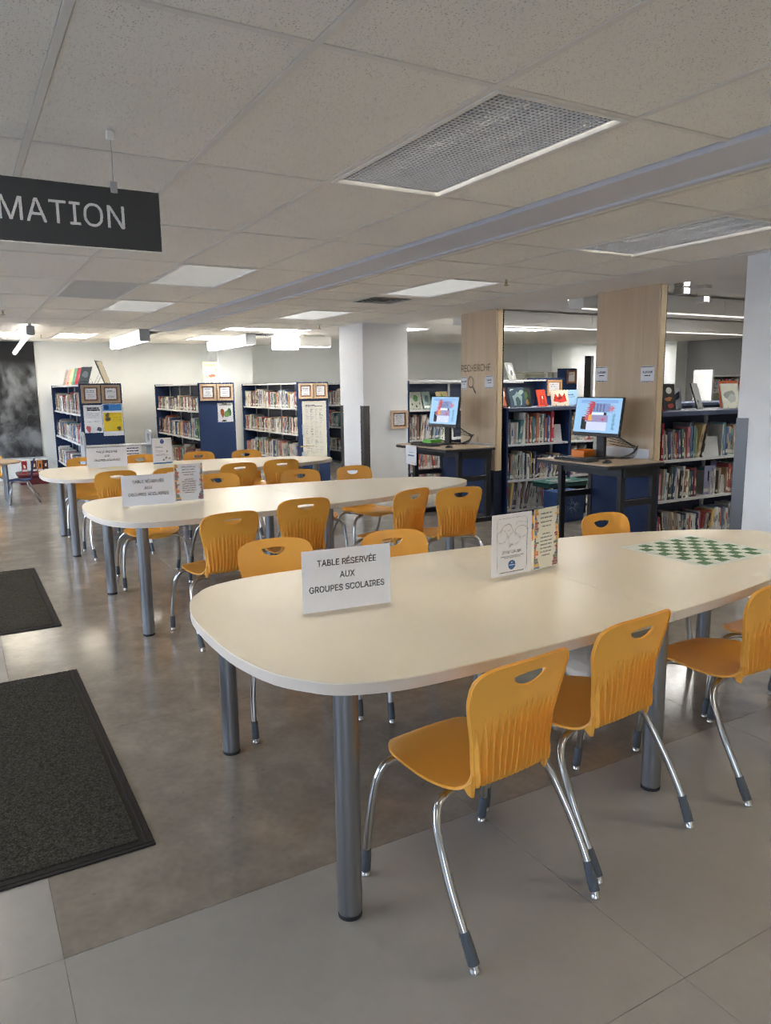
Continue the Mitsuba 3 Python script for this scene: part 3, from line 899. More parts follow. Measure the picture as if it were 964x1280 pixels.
# ------------------------------------------------------------------ books
COLORS = {'white': [(205, 203, 196), (190, 190, 186), (214, 208, 192)], 'grey': [(132, 132, 130), (105, 108, 112), (160, 158, 152)], 'black': [(34, 34, 36), (48, 46, 46)],
          'red': [(165, 38, 36), (140, 30, 38), (186, 62, 48)], 'brown': [(110, 74, 50), (134, 98, 68), (88, 60, 48)], 'blue': [(44, 74, 132), (70, 108, 150), (38, 54, 92)],
          'green': [(62, 98, 66), (92, 122, 74), (48, 84, 80)], 'yellow': [(206, 172, 70), (198, 160, 92)], 'orange': [(196, 110, 48), (182, 92, 52)], 'beige': [(184, 162, 128), (170, 146, 112)],
          'purple': [(84, 62, 108), (120, 108, 146)], 'pink': [(186, 110, 112), (170, 84, 96)], 'teal': [(52, 122, 126), (90, 142, 150)]}
WEIGHT = {'white': 30, 'grey': 22, 'black': 7, 'red': 8, 'brown': 7, 'blue': 10, 'green': 7, 'yellow': 4, 'orange': 3, 'beige': 10, 'purple': 3, 'pink': 3, 'teal': 4}
BOOKS = []


def book_mesh(t, d, h, col, rng):
    """x along the shelf, y into it, z up; spine at y = 0."""
    c = min(0.004, t * 0.3)
    ring = [(0, d), (0, c), (c, 0), (t - c, 0), (t, c), (t, d)]
    page = np.array(lin(206, 200, 184))
    v, f, k = [], [], []

    def quad(p, color):
        n = len(v)
        v.extend(p)
        f.extend([(n, n + 1, n + 2), (n, n + 2, n + 3)])
        k.extend([color] * 4)
    for (ax, ay), (bx_, by) in zip(ring[:-1], ring[1:]):
        quad([(ax, ay, 0), (bx_, by, 0), (bx_, by, h), (ax, ay, h)], col)
    e = 0.0022
    quad([(e, c + e, h - 0.004), (t - e, c + e, h - 0.004), (t - e, d - e, h - 0.004), (e, d - e, h - 0.004)], page)
    quad([(t, d, 0), (0, d, 0), (0, d, h), (t, d, h)], page)
    quad([(0, c, h), (e, c + e, h), (e, d, h), (0, d, h)], col)
    quad([(t - e, c + e, h), (t, c, h), (t, d, h), (t - e, d, h)], col)
    quad([(c, 0, h), (t - c, 0, h), (t - e, c + e, h), (e, c + e, h)], col)
    if t > 0.008:
        s = rng.uniform(0.028, 0.04)
        b = rng.uniform(0.012, 0.03)
        quad([(c * 0.6, -0.0006, b), (t - c * 0.6, -0.0006, b), (t - c * 0.6, -0.0006, b + s), (c * 0.6, -0.0006, b + s)], np.array(lin(214, 212, 204)))
        if rng.random() < 0.75:
            lum = np.mean(col)
            ink = np.array(lin(225, 215, 190)) if lum < 0.22 else np.array(lin(*rng.choice([(40, 40, 50), (150, 40, 40), (30, 60, 110), (90, 70, 60)])))
            b = h * rng.uniform(0.35, 0.5)
            quad([(t * 0.3, -0.0006, b), (t * 0.7, -0.0006, b), (t * 0.7, -0.0006, b + h * rng.uniform(0.2, 0.42)), (t * 0.3, -0.0006, b + h * rng.uniform(0.2, 0.42))], ink)
    return np.array(v, float), np.array(f), np.array(k)


def shelf_run(M, a0, a1, rng, where, hs=(0.19, 0.30), ts=(0.006, 0.028), ds=(0.16, 0.22), gaps=0.10, lean=0.4, max_h=0.36):
    """Fills a stretch of shelf from a0 to a1 with books standing in the frame M."""
    names, ws = list(WEIGHT), list(WEIGHT.values())
    a = a0
    tilt = 0.0
    base_h = rng.uniform(*hs)
    while a < a1:
        if rng.random() < 0.10:
            base_h = rng.uniform(*hs)
            tilt = rng.choice([0, 0, 1, -1]) * rng.uniform(0.03, 0.15) * lean / 0.4
        if rng.random() < gaps * 0.25:
            a += rng.uniform(0.03, 0.09)
            tilt = 0.0
            continue
        t, h, d = rng.uniform(*ts), min(base_h * rng.uniform(0.88, 1.1), max_h), rng.uniform(*ds)
        cn = rng.choices(names, ws)[0]
        col = np.array(lin(*rng.choice(COLORS[cn]))) * rng.uniform(0.95, 1.35)
        col = 0.72 * col + 0.28 * 1.1 * float(np.mean(col))
        v, f, k = book_mesh(t, d, h, col, rng)
        v[:, 1] += rng.uniform(0.0, 0.02)
        v[:, 0] += v[:, 2] * math.tan(tilt)
        v[:, 0] += a
        a += t + 0.0008
        c = np.array([a, 0.0, h / 2, 1.0])
        w = M @ c
        p = px(w[:3])
        BOOKS.append(dict(v=v @ M[:3, :3].T + M[:3, 3], f=f, k=k, color=cn, where=where, size=t * h / p[2] ** 2, seen=in_view(w[:3], 0), p=p, eye=[(M @ np.array([a - t / 2, -0.004, h * q, 1.0]))[:3] for q in (0.3, 0.6, 0.93)]))


def bookend(M, a, label, group=None):
    k = tag(key('bookend'), label, 'bookend', group)
    q = Polygon([(0, 0), (0.13, 0), (0.115, 0.17), (0.015, 0.17)])
    plate = extrude(q, 0.0015)
    # upright plate across the shelf, facing the aisle's end
    solo(k, moved(plate, M @ frame4((a, 0.015, 0.0), (0.9, 0.43, 0), (0, 0, 1), (0.43, -0.9, 0))), 'shelf_white')
    return k


# ------------------------------------------------------------------ the bookcases
def case_along_y(x0, y0, y1, label, where, seed, shelves=(0.085, 0.36, 0.825, 1.27), top=1.71, books=True, start=0.0):
    """A double-faced bookcase whose end panel faces the camera and whose left face shows."""
    k = tag(key('bookcase'), label, 'bookcase')
    w = 0.585
    xc = x0 + w / 2
    part_label(put(k + '__end_panel', bx(x0, x0 + w, y0 - 0.022, y0, 0.0, top, 0.003), 'navy'), 'navy end panel')
    put(k + '__end_panel', bx(x0, x0 + w, y1, y1 + 0.02, 0.0, top, 0.003), 'navy')
    put(k + '__top_panel', bx(x0 + 0.01, x0 + w - 0.01, y0, y1, top - 0.035, top - 0.012), 'shelf_white')
    put(k + '__base', bx(x0 + 0.02, x0 + w - 0.02, y0, y1, 0.0, 0.07), 'shelf_white')
    put(k + '__back_panel_or_shade', bx(xc - 0.008, xc + 0.008, y0, y1, 0.07, top - 0.03), 'navy_dark')  # dark sheet painted for the gloom of the open back
    n = 4
    for i in range(n + 1):
        y = y0 + 0.01 + (y1 - y0 - 0.02) * i / n
        put(k + '__upright', bx(xc - 0.02, xc + 0.02, y - 0.02, y + 0.02, 0.0, top - 0.03), 'shelf_white')
    for z in shelves:
        for s in (-1, 1):
            xa, xb = (x0 + 0.015, xc - 0.025) if s < 0 else (xc + 0.025, x0 + w - 0.015)
            for i in range(n):
                ya, yb = y0 + (y1 - y0) * i / n + 0.003, y0 + (y1 - y0) * (i + 1) / n - 0.003
                xf = x0 + 0.015 if s < 0 else x0 + w - 0.017
                put(k + '__shelf', cat(bx(xa, xb, ya, yb, z - 0.006, z), bx(xf, xf + 0.002, ya, yb, z - 0.028, z), bx(min(xa, xb), max(xa, xb), ya, ya + 0.002, z - 0.04, z)), 'shelf_white')
    rng = random.Random(seed)
    names = ('bottom', 'lower', 'middle', 'top')
    # along runs from the far end to the near end, i.e. left to right as seen
    for z, nm in zip(shelves, names):
        if z < 0.2:
            continue
        M = frame4((x0 + 0.028, y1, z), (0, -1, 0), (1, 0, 0), (0, 0, 1))
        shelf_run(M, 0.02, y1 - y0 - 0.03, rng, f'{nm} shelf of the {where}', hs=(0.20, 0.31), ts=(0.018, 0.058), gaps=0.25)
        for i, a in enumerate((0.8, 1.7, 2.6)):
            bookend(M, a + rng.uniform(-0.15, 0.15), f'white bookend, {("first", "second", "third")[i]} from the left, {nm} shelf of the {where}', f'bookends on the {nm} shelf of the {where}')
    return k


case_along_y(1.575, 11.55, 14.9, 'navy bookcase with two posters on its end panel, nearest the chalkboard', 'bookcase nearest the chalkboard', 11)
case_along_y(3.345, 11.75, 14.6, 'navy bookcase whose end panel has one small green picture poster', 'bookcase with the green picture poster', 12)
case_along_y(5.06, 11.85, 14.6, 'navy bookcase whose end panel has a tall white list poster', 'bookcase with the tall list poster', 13)
case_along_y(6.72, 11.95, 14.7, 'bookcase glimpsed between the tall list poster and the white column', 'bookcase left of the white column', 14)


def case_along_x(x0, x1, y0, top, shelves, label, where, seed, thick_top=True, runs=None, dividers=(), hs=None):
    """A double-faced bookcase that runs away to the right and whose near face shows."""
    k = tag(key('bookcase'), label, 'bookcase')
    w = 0.56
    yc = y0 + w / 2
    put(k + '__end_panel', bx(x0, x0 + 0.025, y0 - 0.01, y0 + w + 0.01, 0, top - 0.002, 0.003), 'navy')
    put(k + '__end_panel', bx(x1, x1 + 0.025, y0 - 0.01, y0 + w + 0.01, 0, top - 0.002, 0.003), 'navy')
    if thick_top:
        part_label(put(k + '__top_panel', bx(x0 + 0.02, x1 + 0.03, y0 - 0.02, y0 + w + 0.02, top - 0.045, top, 0.004), 'navy_top'), 'grey-blue counter top')
    else:
        put(k + '__top_panel', bx(x0 + 0.02, x1 + 0.03, y0, y0 + w, top - 0.025, top), 'shelf_white')
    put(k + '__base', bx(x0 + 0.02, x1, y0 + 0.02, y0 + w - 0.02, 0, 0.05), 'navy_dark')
    put(k + '__back_panel_or_shade', bx(x0 + 0.02, x1, yc - 0.008, yc + 0.008, 0.05, top - 0.05), 'navy_dark')  # shelves are open behind: this dark sheet stands for the shade there
    n = max(1, round((x1 - x0) / 0.93))
    xs = np.linspace(x0 + 0.025, x1, n + 1)
    for x in xs[1:-1]:
        put(k + '__upright', bx(x - 0.018, x + 0.018, yc - 0.03, yc + 0.03, 0, top - 0.05), 'shelf_white')
    for x in dividers:
        put(k + '__divider', bx(x - 0.022, x + 0.022, y0, y0 + w, 0.0, top - 0.045, 0.002), 'navy')
    for z in shelves:
        for i in range(n):
            a, b = xs[i] + 0.003, xs[i + 1] - 0.003
            for ya, yb, yf in ((y0 + 0.012, yc - 0.02, y0 + 0.012), (yc + 0.02, y0 + w - 0.012, y0 + w - 0.014)):
                put(k + '__shelf', cat(bx(a, b, ya, yb, z - 0.006, z), bx(a, b, yf, yf + 0.002, z - 0.028, z)), 'shelf_white')
    rng = random.Random(seed)
    for z, nm, stretches, hh in zip(shelves, ('bottom', 'lower', 'upper') if len(shelves) == 3 else ('bottom', 'lower', 'upper', 'top'), runs, hs):
        M = frame4((0, y0 + 0.02, z), (1, 0, 0), (0, 1, 0), (0, 0, 1))
        for a, b in stretches:
            shelf_run(M, a, b, rng, f'{nm} shelf of the {where}', hs=hh, ts=(0.011, 0.042), gaps=0.03, lean=0.7, max_h=0.385)
    return k


mat('navy_top', (0.050, 0.066, 0.110), 0.35)
case_along_x(5.875, 9.9, 4.96, 1.335, (0.06, 0.465, 0.862), 'low navy book stack beside the right wooden column', 'stack beside the right wooden column', 21,
             runs=([(5.93, 7.6)], [(5.93, 6.50), (6.72, 6.86), (6.97, 7.6)], [(5.93, 6.55), (6.88, 7.6)]), hs=((0.20, 0.27), (0.25, 0.33), (0.26, 0.35)))
case_along_x(5.875, 10.6, 7.27, 1.335, (0.06, 0.435, 0.885), 'low navy book stack between the two wooden columns', 'stack between the wooden columns', 22, dividers=(6.93,),
             runs=([(5.92, 6.88), (6.98, 8.3)], [(5.92, 6.88), (6.98, 8.3)], [(5.92, 6.62), (6.98, 7.9)]), hs=((0.26, 0.36), (0.27, 0.36), (0.27, 0.38)))
case_along_x(5.90, 8.6, 9.62, 1.70, (0.05, 0.345, 0.81, 1.262), 'tall book stack behind the left computer beside the white column', 'stack behind the left computer', 23, thick_top=False,
             runs=([(5.95, 7.3)], [(5.95, 7.3)], [(5.95, 6.75)], []), hs=((0.2, 0.26), (0.24, 0.34), (0.26, 0.36), (0.2, 0.3)))
for y0, a, label, group in ((4.98, 6.62, 'white bookend on the upper shelf of the stack beside the right wooden column', None), ):
    pass


def end_sheet(x, y, z, w, h, label):
    k = tag(key('bookend'), label, 'bookend')
    q = Polygon([(0, 0), (w, 0), (w - 0.03, h), (0.012, h)])
    solo(k, moved(extrude(q, 0.002), frame4((x, y, z + 0.001), (0.97, -0.25, 0), (0, 0, 1), (-0.25, -0.97, 0))), 'shelf_white')


end_sheet(6.58, 5.06, 0.862, 0.26, 0.20, 'wide white bookend on the upper shelf of the stack beside the right wooden column')
end_sheet(6.84, 5.04, 0.465, 0.15, 0.19, 'white bookend behind the lilac book, lower shelf beside the right wooden column')
end_sheet(6.67, 7.36, 0.885, 0.17, 0.22, 'white bookend right of the tall red book, upper shelf between the wooden columns')
end_sheet(6.62, 9.72, 0.345, 0.16, 0.19, 'white bookend on the lower shelf behind the left computer desk')
# two far, plainer stacks and the tall navy end panel deep in the room
k = tag(key('bookcase'), 'low pale bookcase deep in the room, left of the navy panel with a notice', 'bookcase')
put(k + '__body', bx(11.0, 11.80, 13.0, 13.35, 0, 1.90, 0.004), 'cream_metal' if 'cream_metal' in scene else mat('cream_metal', (0.46, 0.46, 0.38), 0.5))
put(k + '__shelf', bx(10.6, 11.5, 12.9, 12.995, 1.84, 1.86), 'cream_metal')
put(k + '__upright', bx(11.55, 11.62, 12.94, 12.998, 0, 1.93), 'shelf_white')
k = tag(key('bookcase'), 'navy bookcase end with a framed notice deep between the wooden columns', 'bookcase')
put(k + '__end_panel', bx(11.86, 12.42, 12.86, 12.9, 0, 1.975, 0.004), 'navy')
put(k + '__body', bx(11.9, 12.38, 12.9, 14.2, 0, 1.9), 'shelf_white')
k = tag(key('bookcase'), 'navy bookcase end with two small wooden frames behind the red display book', 'bookcase')
put(k + '__end_panel', bx(8.80, 9.62, 10.3, 10.34, 0, 1.735, 0.004), 'navy')
put(k + '__body', bx(8.85, 9.57, 10.34, 11.9, 0, 1.68), 'shelf_white')
k = tag(key('bookcase'), 'far pale shelf with red and brown books, at right beside the right column', 'bookcase')
put(k + '__side', bx(12.0, 12.05, 9.0, 9.4, 0, 1.85), 'shelf_white')
put(k + '__top_panel', bx(12.0, 14.5, 9.0, 9.4, 1.72, 1.75), 'shelf_white')
put(k + '__shelf', bx(12.05, 14.5, 9.02, 9.4, 1.43, 1.45), 'shelf_white')
put(k + '__back_panel_or_shade', bx(12.05, 14.5, 9.38, 9.4, 0, 1.75), 'cream_metal')
M = frame4((0, 9.05, 1.45), (1, 0, 0), (0, 1, 0), (0, 0, 1))
shelf_run(M, 12.1, 13.9, random.Random(5), 'far pale shelf beside the right column', hs=(0.2, 0.26), ts=(0.02, 0.05))


# books that single themselves out
def single_book(x, y, z, t, d, h, color, label, deg=0.0, tilt=0.0):
    v, f, kk = book_mesh(t, d, h, np.array(lin(*color)), random.Random(int(x * 100)))
    v[:, 0] += v[:, 2] * math.tan(tilt)
    k = tag(key('book'), label, 'book')
    m = trimesh.Trimesh(v, f, process=False)
    m.apply_transform(placed(x, y, z, deg))
    solo(k, m, 'book_cloth', color=kk)


single_book(6.625, 7.29, 0.885, 0.045, 0.22, 0.385, (176, 48, 62), 'tall thick red book on the upper shelf between the wooden columns')
single_book(6.66, 5.02, 0.465, 0.14, 0.012, 0.30, (150, 148, 178), 'lilac book shown face out on the lower shelf beside the right wooden column', deg=-12)
single_book(6.88, 5.10, 0.465, 0.11, 0.02, 0.33, (98, 96, 128), 'purple-grey book standing behind the bookend, lower shelf at far right', deg=10)
single_book(5.945, 4.98, 0.862, 0.030, 0.2, 0.36, (150, 30, 36), 'tall red book at the left end of the upper shelf by the right wooden column')


# ------------------------------------------------------------------ display books (face out, leaning on wire stands)
def cover(k, W, H, base, shapes):
    p = Print()
    p.rect(0, 0, W, H, np.array(lin(*base)))
    for s in shapes:
        p.poly(s[0], np.array(lin(*s[1])), z=0.0006 + 0.0002 * (s[2] if len(s) > 2 else 0))
    return p


def blob(cx_, cy_, rx, ry, n=14, wob=0.0, seed=0, rot=0.0):
    r_ = random.Random(seed)
    pts = []
    for i in range(n):
        a = 2 * math.pi * i / n
        q = 1 + r_.uniform(-wob, wob)
        x, y = rx * q * math.cos(a), ry * q * math.sin(a)
        pts.append((cx_ + x * math.cos(rot) - y * math.sin(rot), cy_ + x * math.sin(rot) + y * math.cos(rot)))
    return pts


def display_book(x, y, z, W, H, base, shapes, label, yaw=0.0, lean=14.0, t=0.012, edge=None, stand=True):
    """Stands at (x, y, z) (middle of its foot), its cover facing -y turned by yaw, leaning back."""
    k = tag(key('display_book'), label, 'book')
    a, l = math.radians(yaw), math.radians(lean)
    ux = np.array([math.cos(a), math.sin(a), 0])
    nf = np.array([math.sin(a), -math.cos(a), 0])
    uz = np.array([0, 0, 1.0]) * math.cos(l) - nf * math.sin(l)
    n = np.cross(ux, uz)
    o = np.array([x, y, z + 0.003]) - ux * W / 2
    M = frame4(o, ux, uz, n)
    e = edge or base
    put(k + '__block', moved(bx(0, W, 0, H, -t, 0, 0.001), M), mat('cover_%d_%d_%d' % tuple(e), lin(*e), 0.4) if 'cover_%d_%d_%d' % tuple(e) not in scene else 'cover_%d_%d_%d' % tuple(e))
    put(k + '__pages', moved(bx(0.003, W + 0.0005, 0.003, H - 0.003, -t + 0.002, -0.002), M), 'cream_paper')
    pr_ = cover(k, W, H, base, shapes)
    put_print(k + '__cover', pr_, M)
    if stand:
        s = tag(key('wire_stand'), 'thin wire stand behind the ' + label.split(' on ')[0].split(' at ')[0].split(', ')[0].split(' beside ')[0].split(' above ')[0].split(' seen ')[0].split(' behind ')[0].split(' partly ')[0], 'book stand')
        q = []
        for sx in (0.25, 0.75):
            pA = M @ np.array([W * sx, H * 0.55, -t - 0.004, 1])
            pB = np.array([*(o + ux * W * sx - nf * (H * 0.45 + 0.02))[:2], z + 0.003])
            pC = M @ np.array([W * sx, 0.0, -t - 0.004, 1])
            q.append(tube([pA[:3], pB, pC[:3], (M @ np.array([W * sx, -0.001, 0.006, 1]))[:3], (M @ np.array([W * sx, 0.02, 0.008, 1]))[:3]], 0.002, 6))
        solo(s, cat(*q), 'black_steel')
    return k


BT = 1.335
W1 = lambda c: (c[0], c[1], c[2])
# on the stack between the wooden columns
display_book(5.98, 7.42, BT, 0.20, 0.25, (120, 70, 60), [([(0.02, 0.02), (0.16, 0.02), (0.10, 0.2)], (196, 120, 90)), (blob(0.12, 0.17, 0.05, 0.04), (220, 200, 190))], 'picture book with a red figure, left end of the stack top between the wooden columns', yaw=25)
display_book(6.21, 7.44, BT, 0.31, 0.25, (52, 74, 92), [(blob(0.16, 0.10, 0.10, 0.09, 16, .2, 3), (128, 150, 150)), (blob(0.16, 0.06, 0.05, 0.06, 12, .2, 5), (60, 80, 88), 1), (blob(0.24, 0.19, 0.05, 0.03, 9, .3, 6), (150, 170, 160), 1), ([(0.02, 0.20), (0.12, 0.23), (0.05, 0.235)], (170, 180, 175), 1)], 'glossy dark blue-green picture book on the stack top between the wooden columns', yaw=12)
display_book(6.40, 7.56, BT, 0.22, 0.24, (40, 52, 44), [(blob(0.10, 0.14, 0.06, 0.07, 10, .3, 2), (70, 96, 60)), (blob(0.16, 0.06, 0.03, 0.04, 8, .3, 4), (150, 120, 80), 1)], 'dark green picture book, behind the blue-green one, on the stack top', yaw=-10)
display_book(6.58, 7.40, BT, 0.20, 0.22, (200, 62, 36), [([(0.03, 0.02), (0.06, 0.14), (0.09, 0.15), (0.10, 0.02)], (160, 40, 28)), ([(0.11, 0.02), (0.12, 0.15), (0.15, 0.14), (0.17, 0.02)], (160, 40, 28)), (blob(0.11, 0.115, 0.02, 0.02, 8, .2, 1), (226, 200, 180), 1)], 'bright red-orange picture book on the stack top between the wooden columns', yaw=14, edge=(190, 70, 40))
display_book(6.92, 7.45, BT, 0.25, 0.21, (222, 208, 186), [([(0.03, 0.06), (0.06, 0.16), (0.10, 0.11), (0.12, 0.17), (0.16, 0.12), (0.20, 0.17), (0.22, 0.06), (0.13, 0.04)], (186, 50, 40)), (blob(0.12, 0.10, 0.03, 0.02, 8, .3, 2), (120, 40, 36), 1)], 'white picture book with red shapes beside the right monitor', yaw=-14)
display_book(7.15, 7.50, BT, 0.22, 0.21, (150, 186, 216), [([(0.05, 0.14), (0.16, 0.14), (0.16, 0.15), (0.05, 0.15)], (70, 90, 120)), ([(0.05, 0.11), (0.18, 0.11), (0.18, 0.118), (0.05, 0.118)], (110, 130, 160))], 'pale blue book behind the right monitor on the stack top', yaw=-16)
# on the tall stack (display shelf)
display_book(6.13, 9.74, 1.265, 0.26, 0.27, (150, 152, 142), [(blob(0.14, 0.17, 0.05, 0.05), (64, 108, 62)), (blob(0.06, 0.08, 0.012, 0.02), (50, 54, 50), 1), (blob(0.14, 0.05, 0.014, 0.02), (50, 54, 50), 1), (blob(0.21, 0.09, 0.012, 0.018), (60, 64, 60), 1)], 'grey picture book with a green round shape on the display shelf beside the white column', yaw=8)
display_book(6.37, 9.78, 1.265, 0.2, 0.27, (120, 138, 132), [([(0.02, 0.02), (0.18, 0.02), (0.18, 0.05), (0.02, 0.05)], (210, 214, 208)), (blob(0.1, 0.16, 0.05, 0.06, 10, .2, 8), (80, 98, 100))], 'greenish grey book second from the left on the display shelf', yaw=18)
display_book(6.64, 9.74, 1.265, 0.27, 0.27, (206, 184, 140), [(blob(0.13, 0.13, 0.09, 0.10, 11, .35, 9), (118, 178, 58)), (blob(0.12, 0.11, 0.045, 0.05, 9, .2, 4), (88, 150, 48), 1)], 'beige picture book with a bright green shape above the left monitor', yaw=14)
# on the right stack
display_book(6.10, 5.12, BT, 0.16, 0.16, (120, 34, 40), [(blob(0.08, 0.08, 0.05, 0.05, 9, .2), (190, 90, 90))], 'small dark red book at the left end of the right stack top', yaw=20, lean=18)
display_book(6.46, 5.34, BT, 0.17, 0.27, (46, 44, 42), [(blob(0.10, 0.20, 0.035, 0.035), (206, 204, 196)), (blob(0.09, 0.11, 0.05, 0.02, 9, .3, 1), (150, 92, 54), 1), (blob(0.11, 0.04, 0.03, 0.03, 9, .3, 2), (160, 60, 60), 1)], 'black picture book with a white moon shape on the right stack top', yaw=-16, lean=12)
display_book(6.20, 5.22, BT, 0.20, 0.30, (30, 30, 32), [([(0.15, 0.02), (0.19, 0.03), (0.19, 0.2), (0.165, 0.2)], (206, 166, 84))], 'black book seen edge-on at the left of the right stack top', yaw=62, lean=16)
display_book(6.67, 5.42, BT, 0.13, 0.22, (176, 180, 186), [([(0.02, 0.06), (0.11, 0.12), (0.11, 0.19), (0.02, 0.13)], (44, 50, 70))], 'small white and navy book standing back on the right stack top', yaw=-24)
display_book(6.86, 5.26, BT, 0.21, 0.28, (160, 162, 160), [([(0.05, 0.05), (0.07, 0.11), (0.08, 0.05), (0.10, 0.11), (0.115, 0.05), (0.10, 0.07), (0.07, 0.07)], (96, 98, 98))], 'plain pale grey book, middle of the right stack top', yaw=22, lean=18, edge=(40, 40, 44))
display_book(7.18, 5.12, BT, 0.22, 0.27, (206, 206, 194), [(blob(0.11, 0.15, 0.075, 0.05, 12, .25, 4), (140, 146, 142)), (blob(0.12, 0.11, 0.05, 0.05, 10, .3, 6), (170, 174, 168), 1)], 'glossy white picture book with a grey animal shape beside the right column', yaw=-14, lean=16)
display_book(7.52, 5.40, BT, 0.2, 0.30, (160, 76, 40), [(blob(0.1, 0.15, 0.06, 0.09, 11, .3, 3), (206, 170, 120))], 'orange-brown picture book partly behind the right column edge', yaw=-30)
display_book(8.1, 9.86, 1.70, 0.24, 0.30, (128, 130, 126), [(blob(0.12, 0.15, 0.08, 0.10, 13, .4, 3), (206, 206, 200)), (blob(0.12, 0.12, 0.04, 0.05, 9, .4, 6), (80, 82, 84), 1)], 'black and white patterned book standing high between the wooden columns', yaw=20, lean=20)
# on top of the left bookcases
for i, (y, c, e, lb) in enumerate([(13.9, (150, 142, 132), (120, 110, 100), 'grey book first of the leaning row'), (13.55, (232, 150, 150), (96, 60, 56), 'pink book second of the row'), (13.2, (226, 196, 150), (200, 160, 110), 'cream book third of the row'),
                                   (12.85, (120, 178, 150), (90, 140, 110), 'green and white book fourth of the row'), (12.5, (214, 92, 100), (190, 60, 60), 'red-pink book fifth of the row'), (12.1, (80, 86, 88), (60, 64, 66), 'dark book nearest in the row')]):
    display_book(1.72, y, 1.702, 0.22, 0.275, c, [(blob(0.11, 0.15, 0.06, 0.05, 9, .3, i), tuple(min(255, q + 40) for q in c)), ([(0.03, 0.03), (0.19, 0.03), (0.19, 0.05), (0.03, 0.05)], e)], lb + ' on top of the bookcase nearest the chalkboard', yaw=-58, lean=20, edge=e)
display_book(2.02, 11.75, 1.702, 0.26, 0.36, (120, 112, 92), [([(0.02, 0.02), (0.24, 0.02), (0.24, 0.34), (0.02, 0.34)], (150, 140, 116))], 'tall beige book turned away on top of the bookcase nearest the chalkboard', yaw=62, lean=20, edge=(70, 66, 56))
display_book(3.665, 12.0, 1.702, 0.27, 0.345, (228, 212, 172), [(blob(0.14, 0.12, 0.05, 0.03, 9, .3, 2), (150, 100, 80)), (blob(0.06, 0.10, 0.02, 0.02), (176, 150, 110), 1), (blob(0.22, 0.22, 0.01, 0.02), (120, 110, 90), 1), ([(0.15, 0.20), (0.25, 0.15), (0.25, 0.156), (0.15, 0.206)], (110, 100, 84), 1), ([(0.05, 0.27), (0.22, 0.27), (0.22, 0.31), (0.05, 0.31)], (206, 184, 140), 1)], 'cream picture book on a stand on top of the bookcase with the green picture poster', yaw=4, lean=10)

# (the books themselves become entries at the end, once everything that could hide them stands)


# ------------------------------------------------------------------ wooden column panels with lettering and papers
def wood_panel(y0, y1, z0, label):
    k = structure(key('wooden_column'), label)
    put(k + '__panel', bx(5.70, 5.722, y0, y1, z0, CEIL - 0.004), 'plywood')
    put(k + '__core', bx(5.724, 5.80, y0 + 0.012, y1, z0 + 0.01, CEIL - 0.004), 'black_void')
    part_label(put(k + '__edge_board', bx(5.728, 5.80, y0, y0 + 0.012, z0, CEIL - 0.004), 'maple'), 'pale edge board')
    put(k + '__back_panel_or_shade', bx(5.802, 5.83, y0 + 0.02, y1, z0, CEIL - 0.004), 'black_void')  # black strip painted for the shadow line beside the edge board
    put(k + '__plinth', bx(5.735, 5.86, y0 + 0.06, y1 - 0.02, 0.0, z0 + 0.005), 'navy_dark')
    part_label(put(k + '__splash_panel', bx(5.694, 5.70, y0 + 0.04, y1 - 0.02, z0 + 0.10 if z0 > 0.7 else 0.76, 0.99 if z0 > 0.7 else 0.90), 'paper'), 'pale grey strip at the foot')
    return k


k = wood_panel(7.265, 7.98, 0.575, 'plywood-clad column lettered RECHERCHE behind the left computer')
p = Print()
p.text('RECHERCHE', 0, 0, 0.085, np.array(lin(88, 70, 56)), wide=0.88)
m, c = p.mesh(facing_left(5.6995, 7.672, 1.786))
part_label(put(k + '__lettering', m, 'printed', color=c), 'RECHERCHE lettering')
p = Print()
ring = Point(0, 0).buffer(0.062, 12).difference(Point(0, 0).buffer(0.052, 12))
for i in range(24):
    a, b = 2 * math.pi * i / 24, 2 * math.pi * (i + 1) / 24
    p.poly([(0.052 * math.cos(a), 0.062 * math.sin(a)), (0.062 * math.cos(a), 0.074 * math.sin(a)), (0.062 * math.cos(b), 0.074 * math.sin(b)), (0.052 * math.cos(b), 0.062 * math.sin(b))], np.array(lin(88, 70, 56)))
p.poly([(0.036, -0.064), (0.048, -0.056), (0.112, -0.128), (0.094, -0.146)], np.array(lin(88, 70, 56)))
p.poly([(-0.02, 0.035), (-0.012, 0.042), (-0.03, 0.012), (-0.036, 0.01)], np.array(lin(88, 70, 56)))
m, c = p.mesh(facing_left(5.6995, 7.77, 1.655))
part_label(put(k + '__magnifier_emblem', m, 'printed', color=c), 'magnifying glass emblem')
wood_panel(4.875, 5.64, 0.765, 'plywood-clad column behind the right computer')
INK = np.array(lin(70, 72, 84))
FAINT = np.array(lin(150, 150, 160))


def sheet(name, M, W, H, label, kind, paper='paper', draw=None, t=0.002, group=None):
    """A sheet of paper or card with its print."""
    k = tag(key(name), label, kind, group)
    put(k + '__paper', moved(bx(0, W, 0, H, -t, 0), M), paper)
    if draw:
        p = Print()
        draw(p, W, H)
        if p.v:
            put_print(k + '__print', p, M)
    return k


def albums(p, W, H):
    r_ = random.Random(3)
    p.lines(r_, 0.02 * W, W * 0.98, H * 0.93, 0.006, INK, 0.003)
    p.text('ALBUMS', W / 2, H * 0.56, 0.021, INK, True)
    p.lines(r_, W * 0.28, W * 0.72, H * 0.38, 0.009, INK, 0.004)
    p.lines(r_, 0.06 * W, W * 0.96, H * 0.02, 0.006, INK, 0.003)


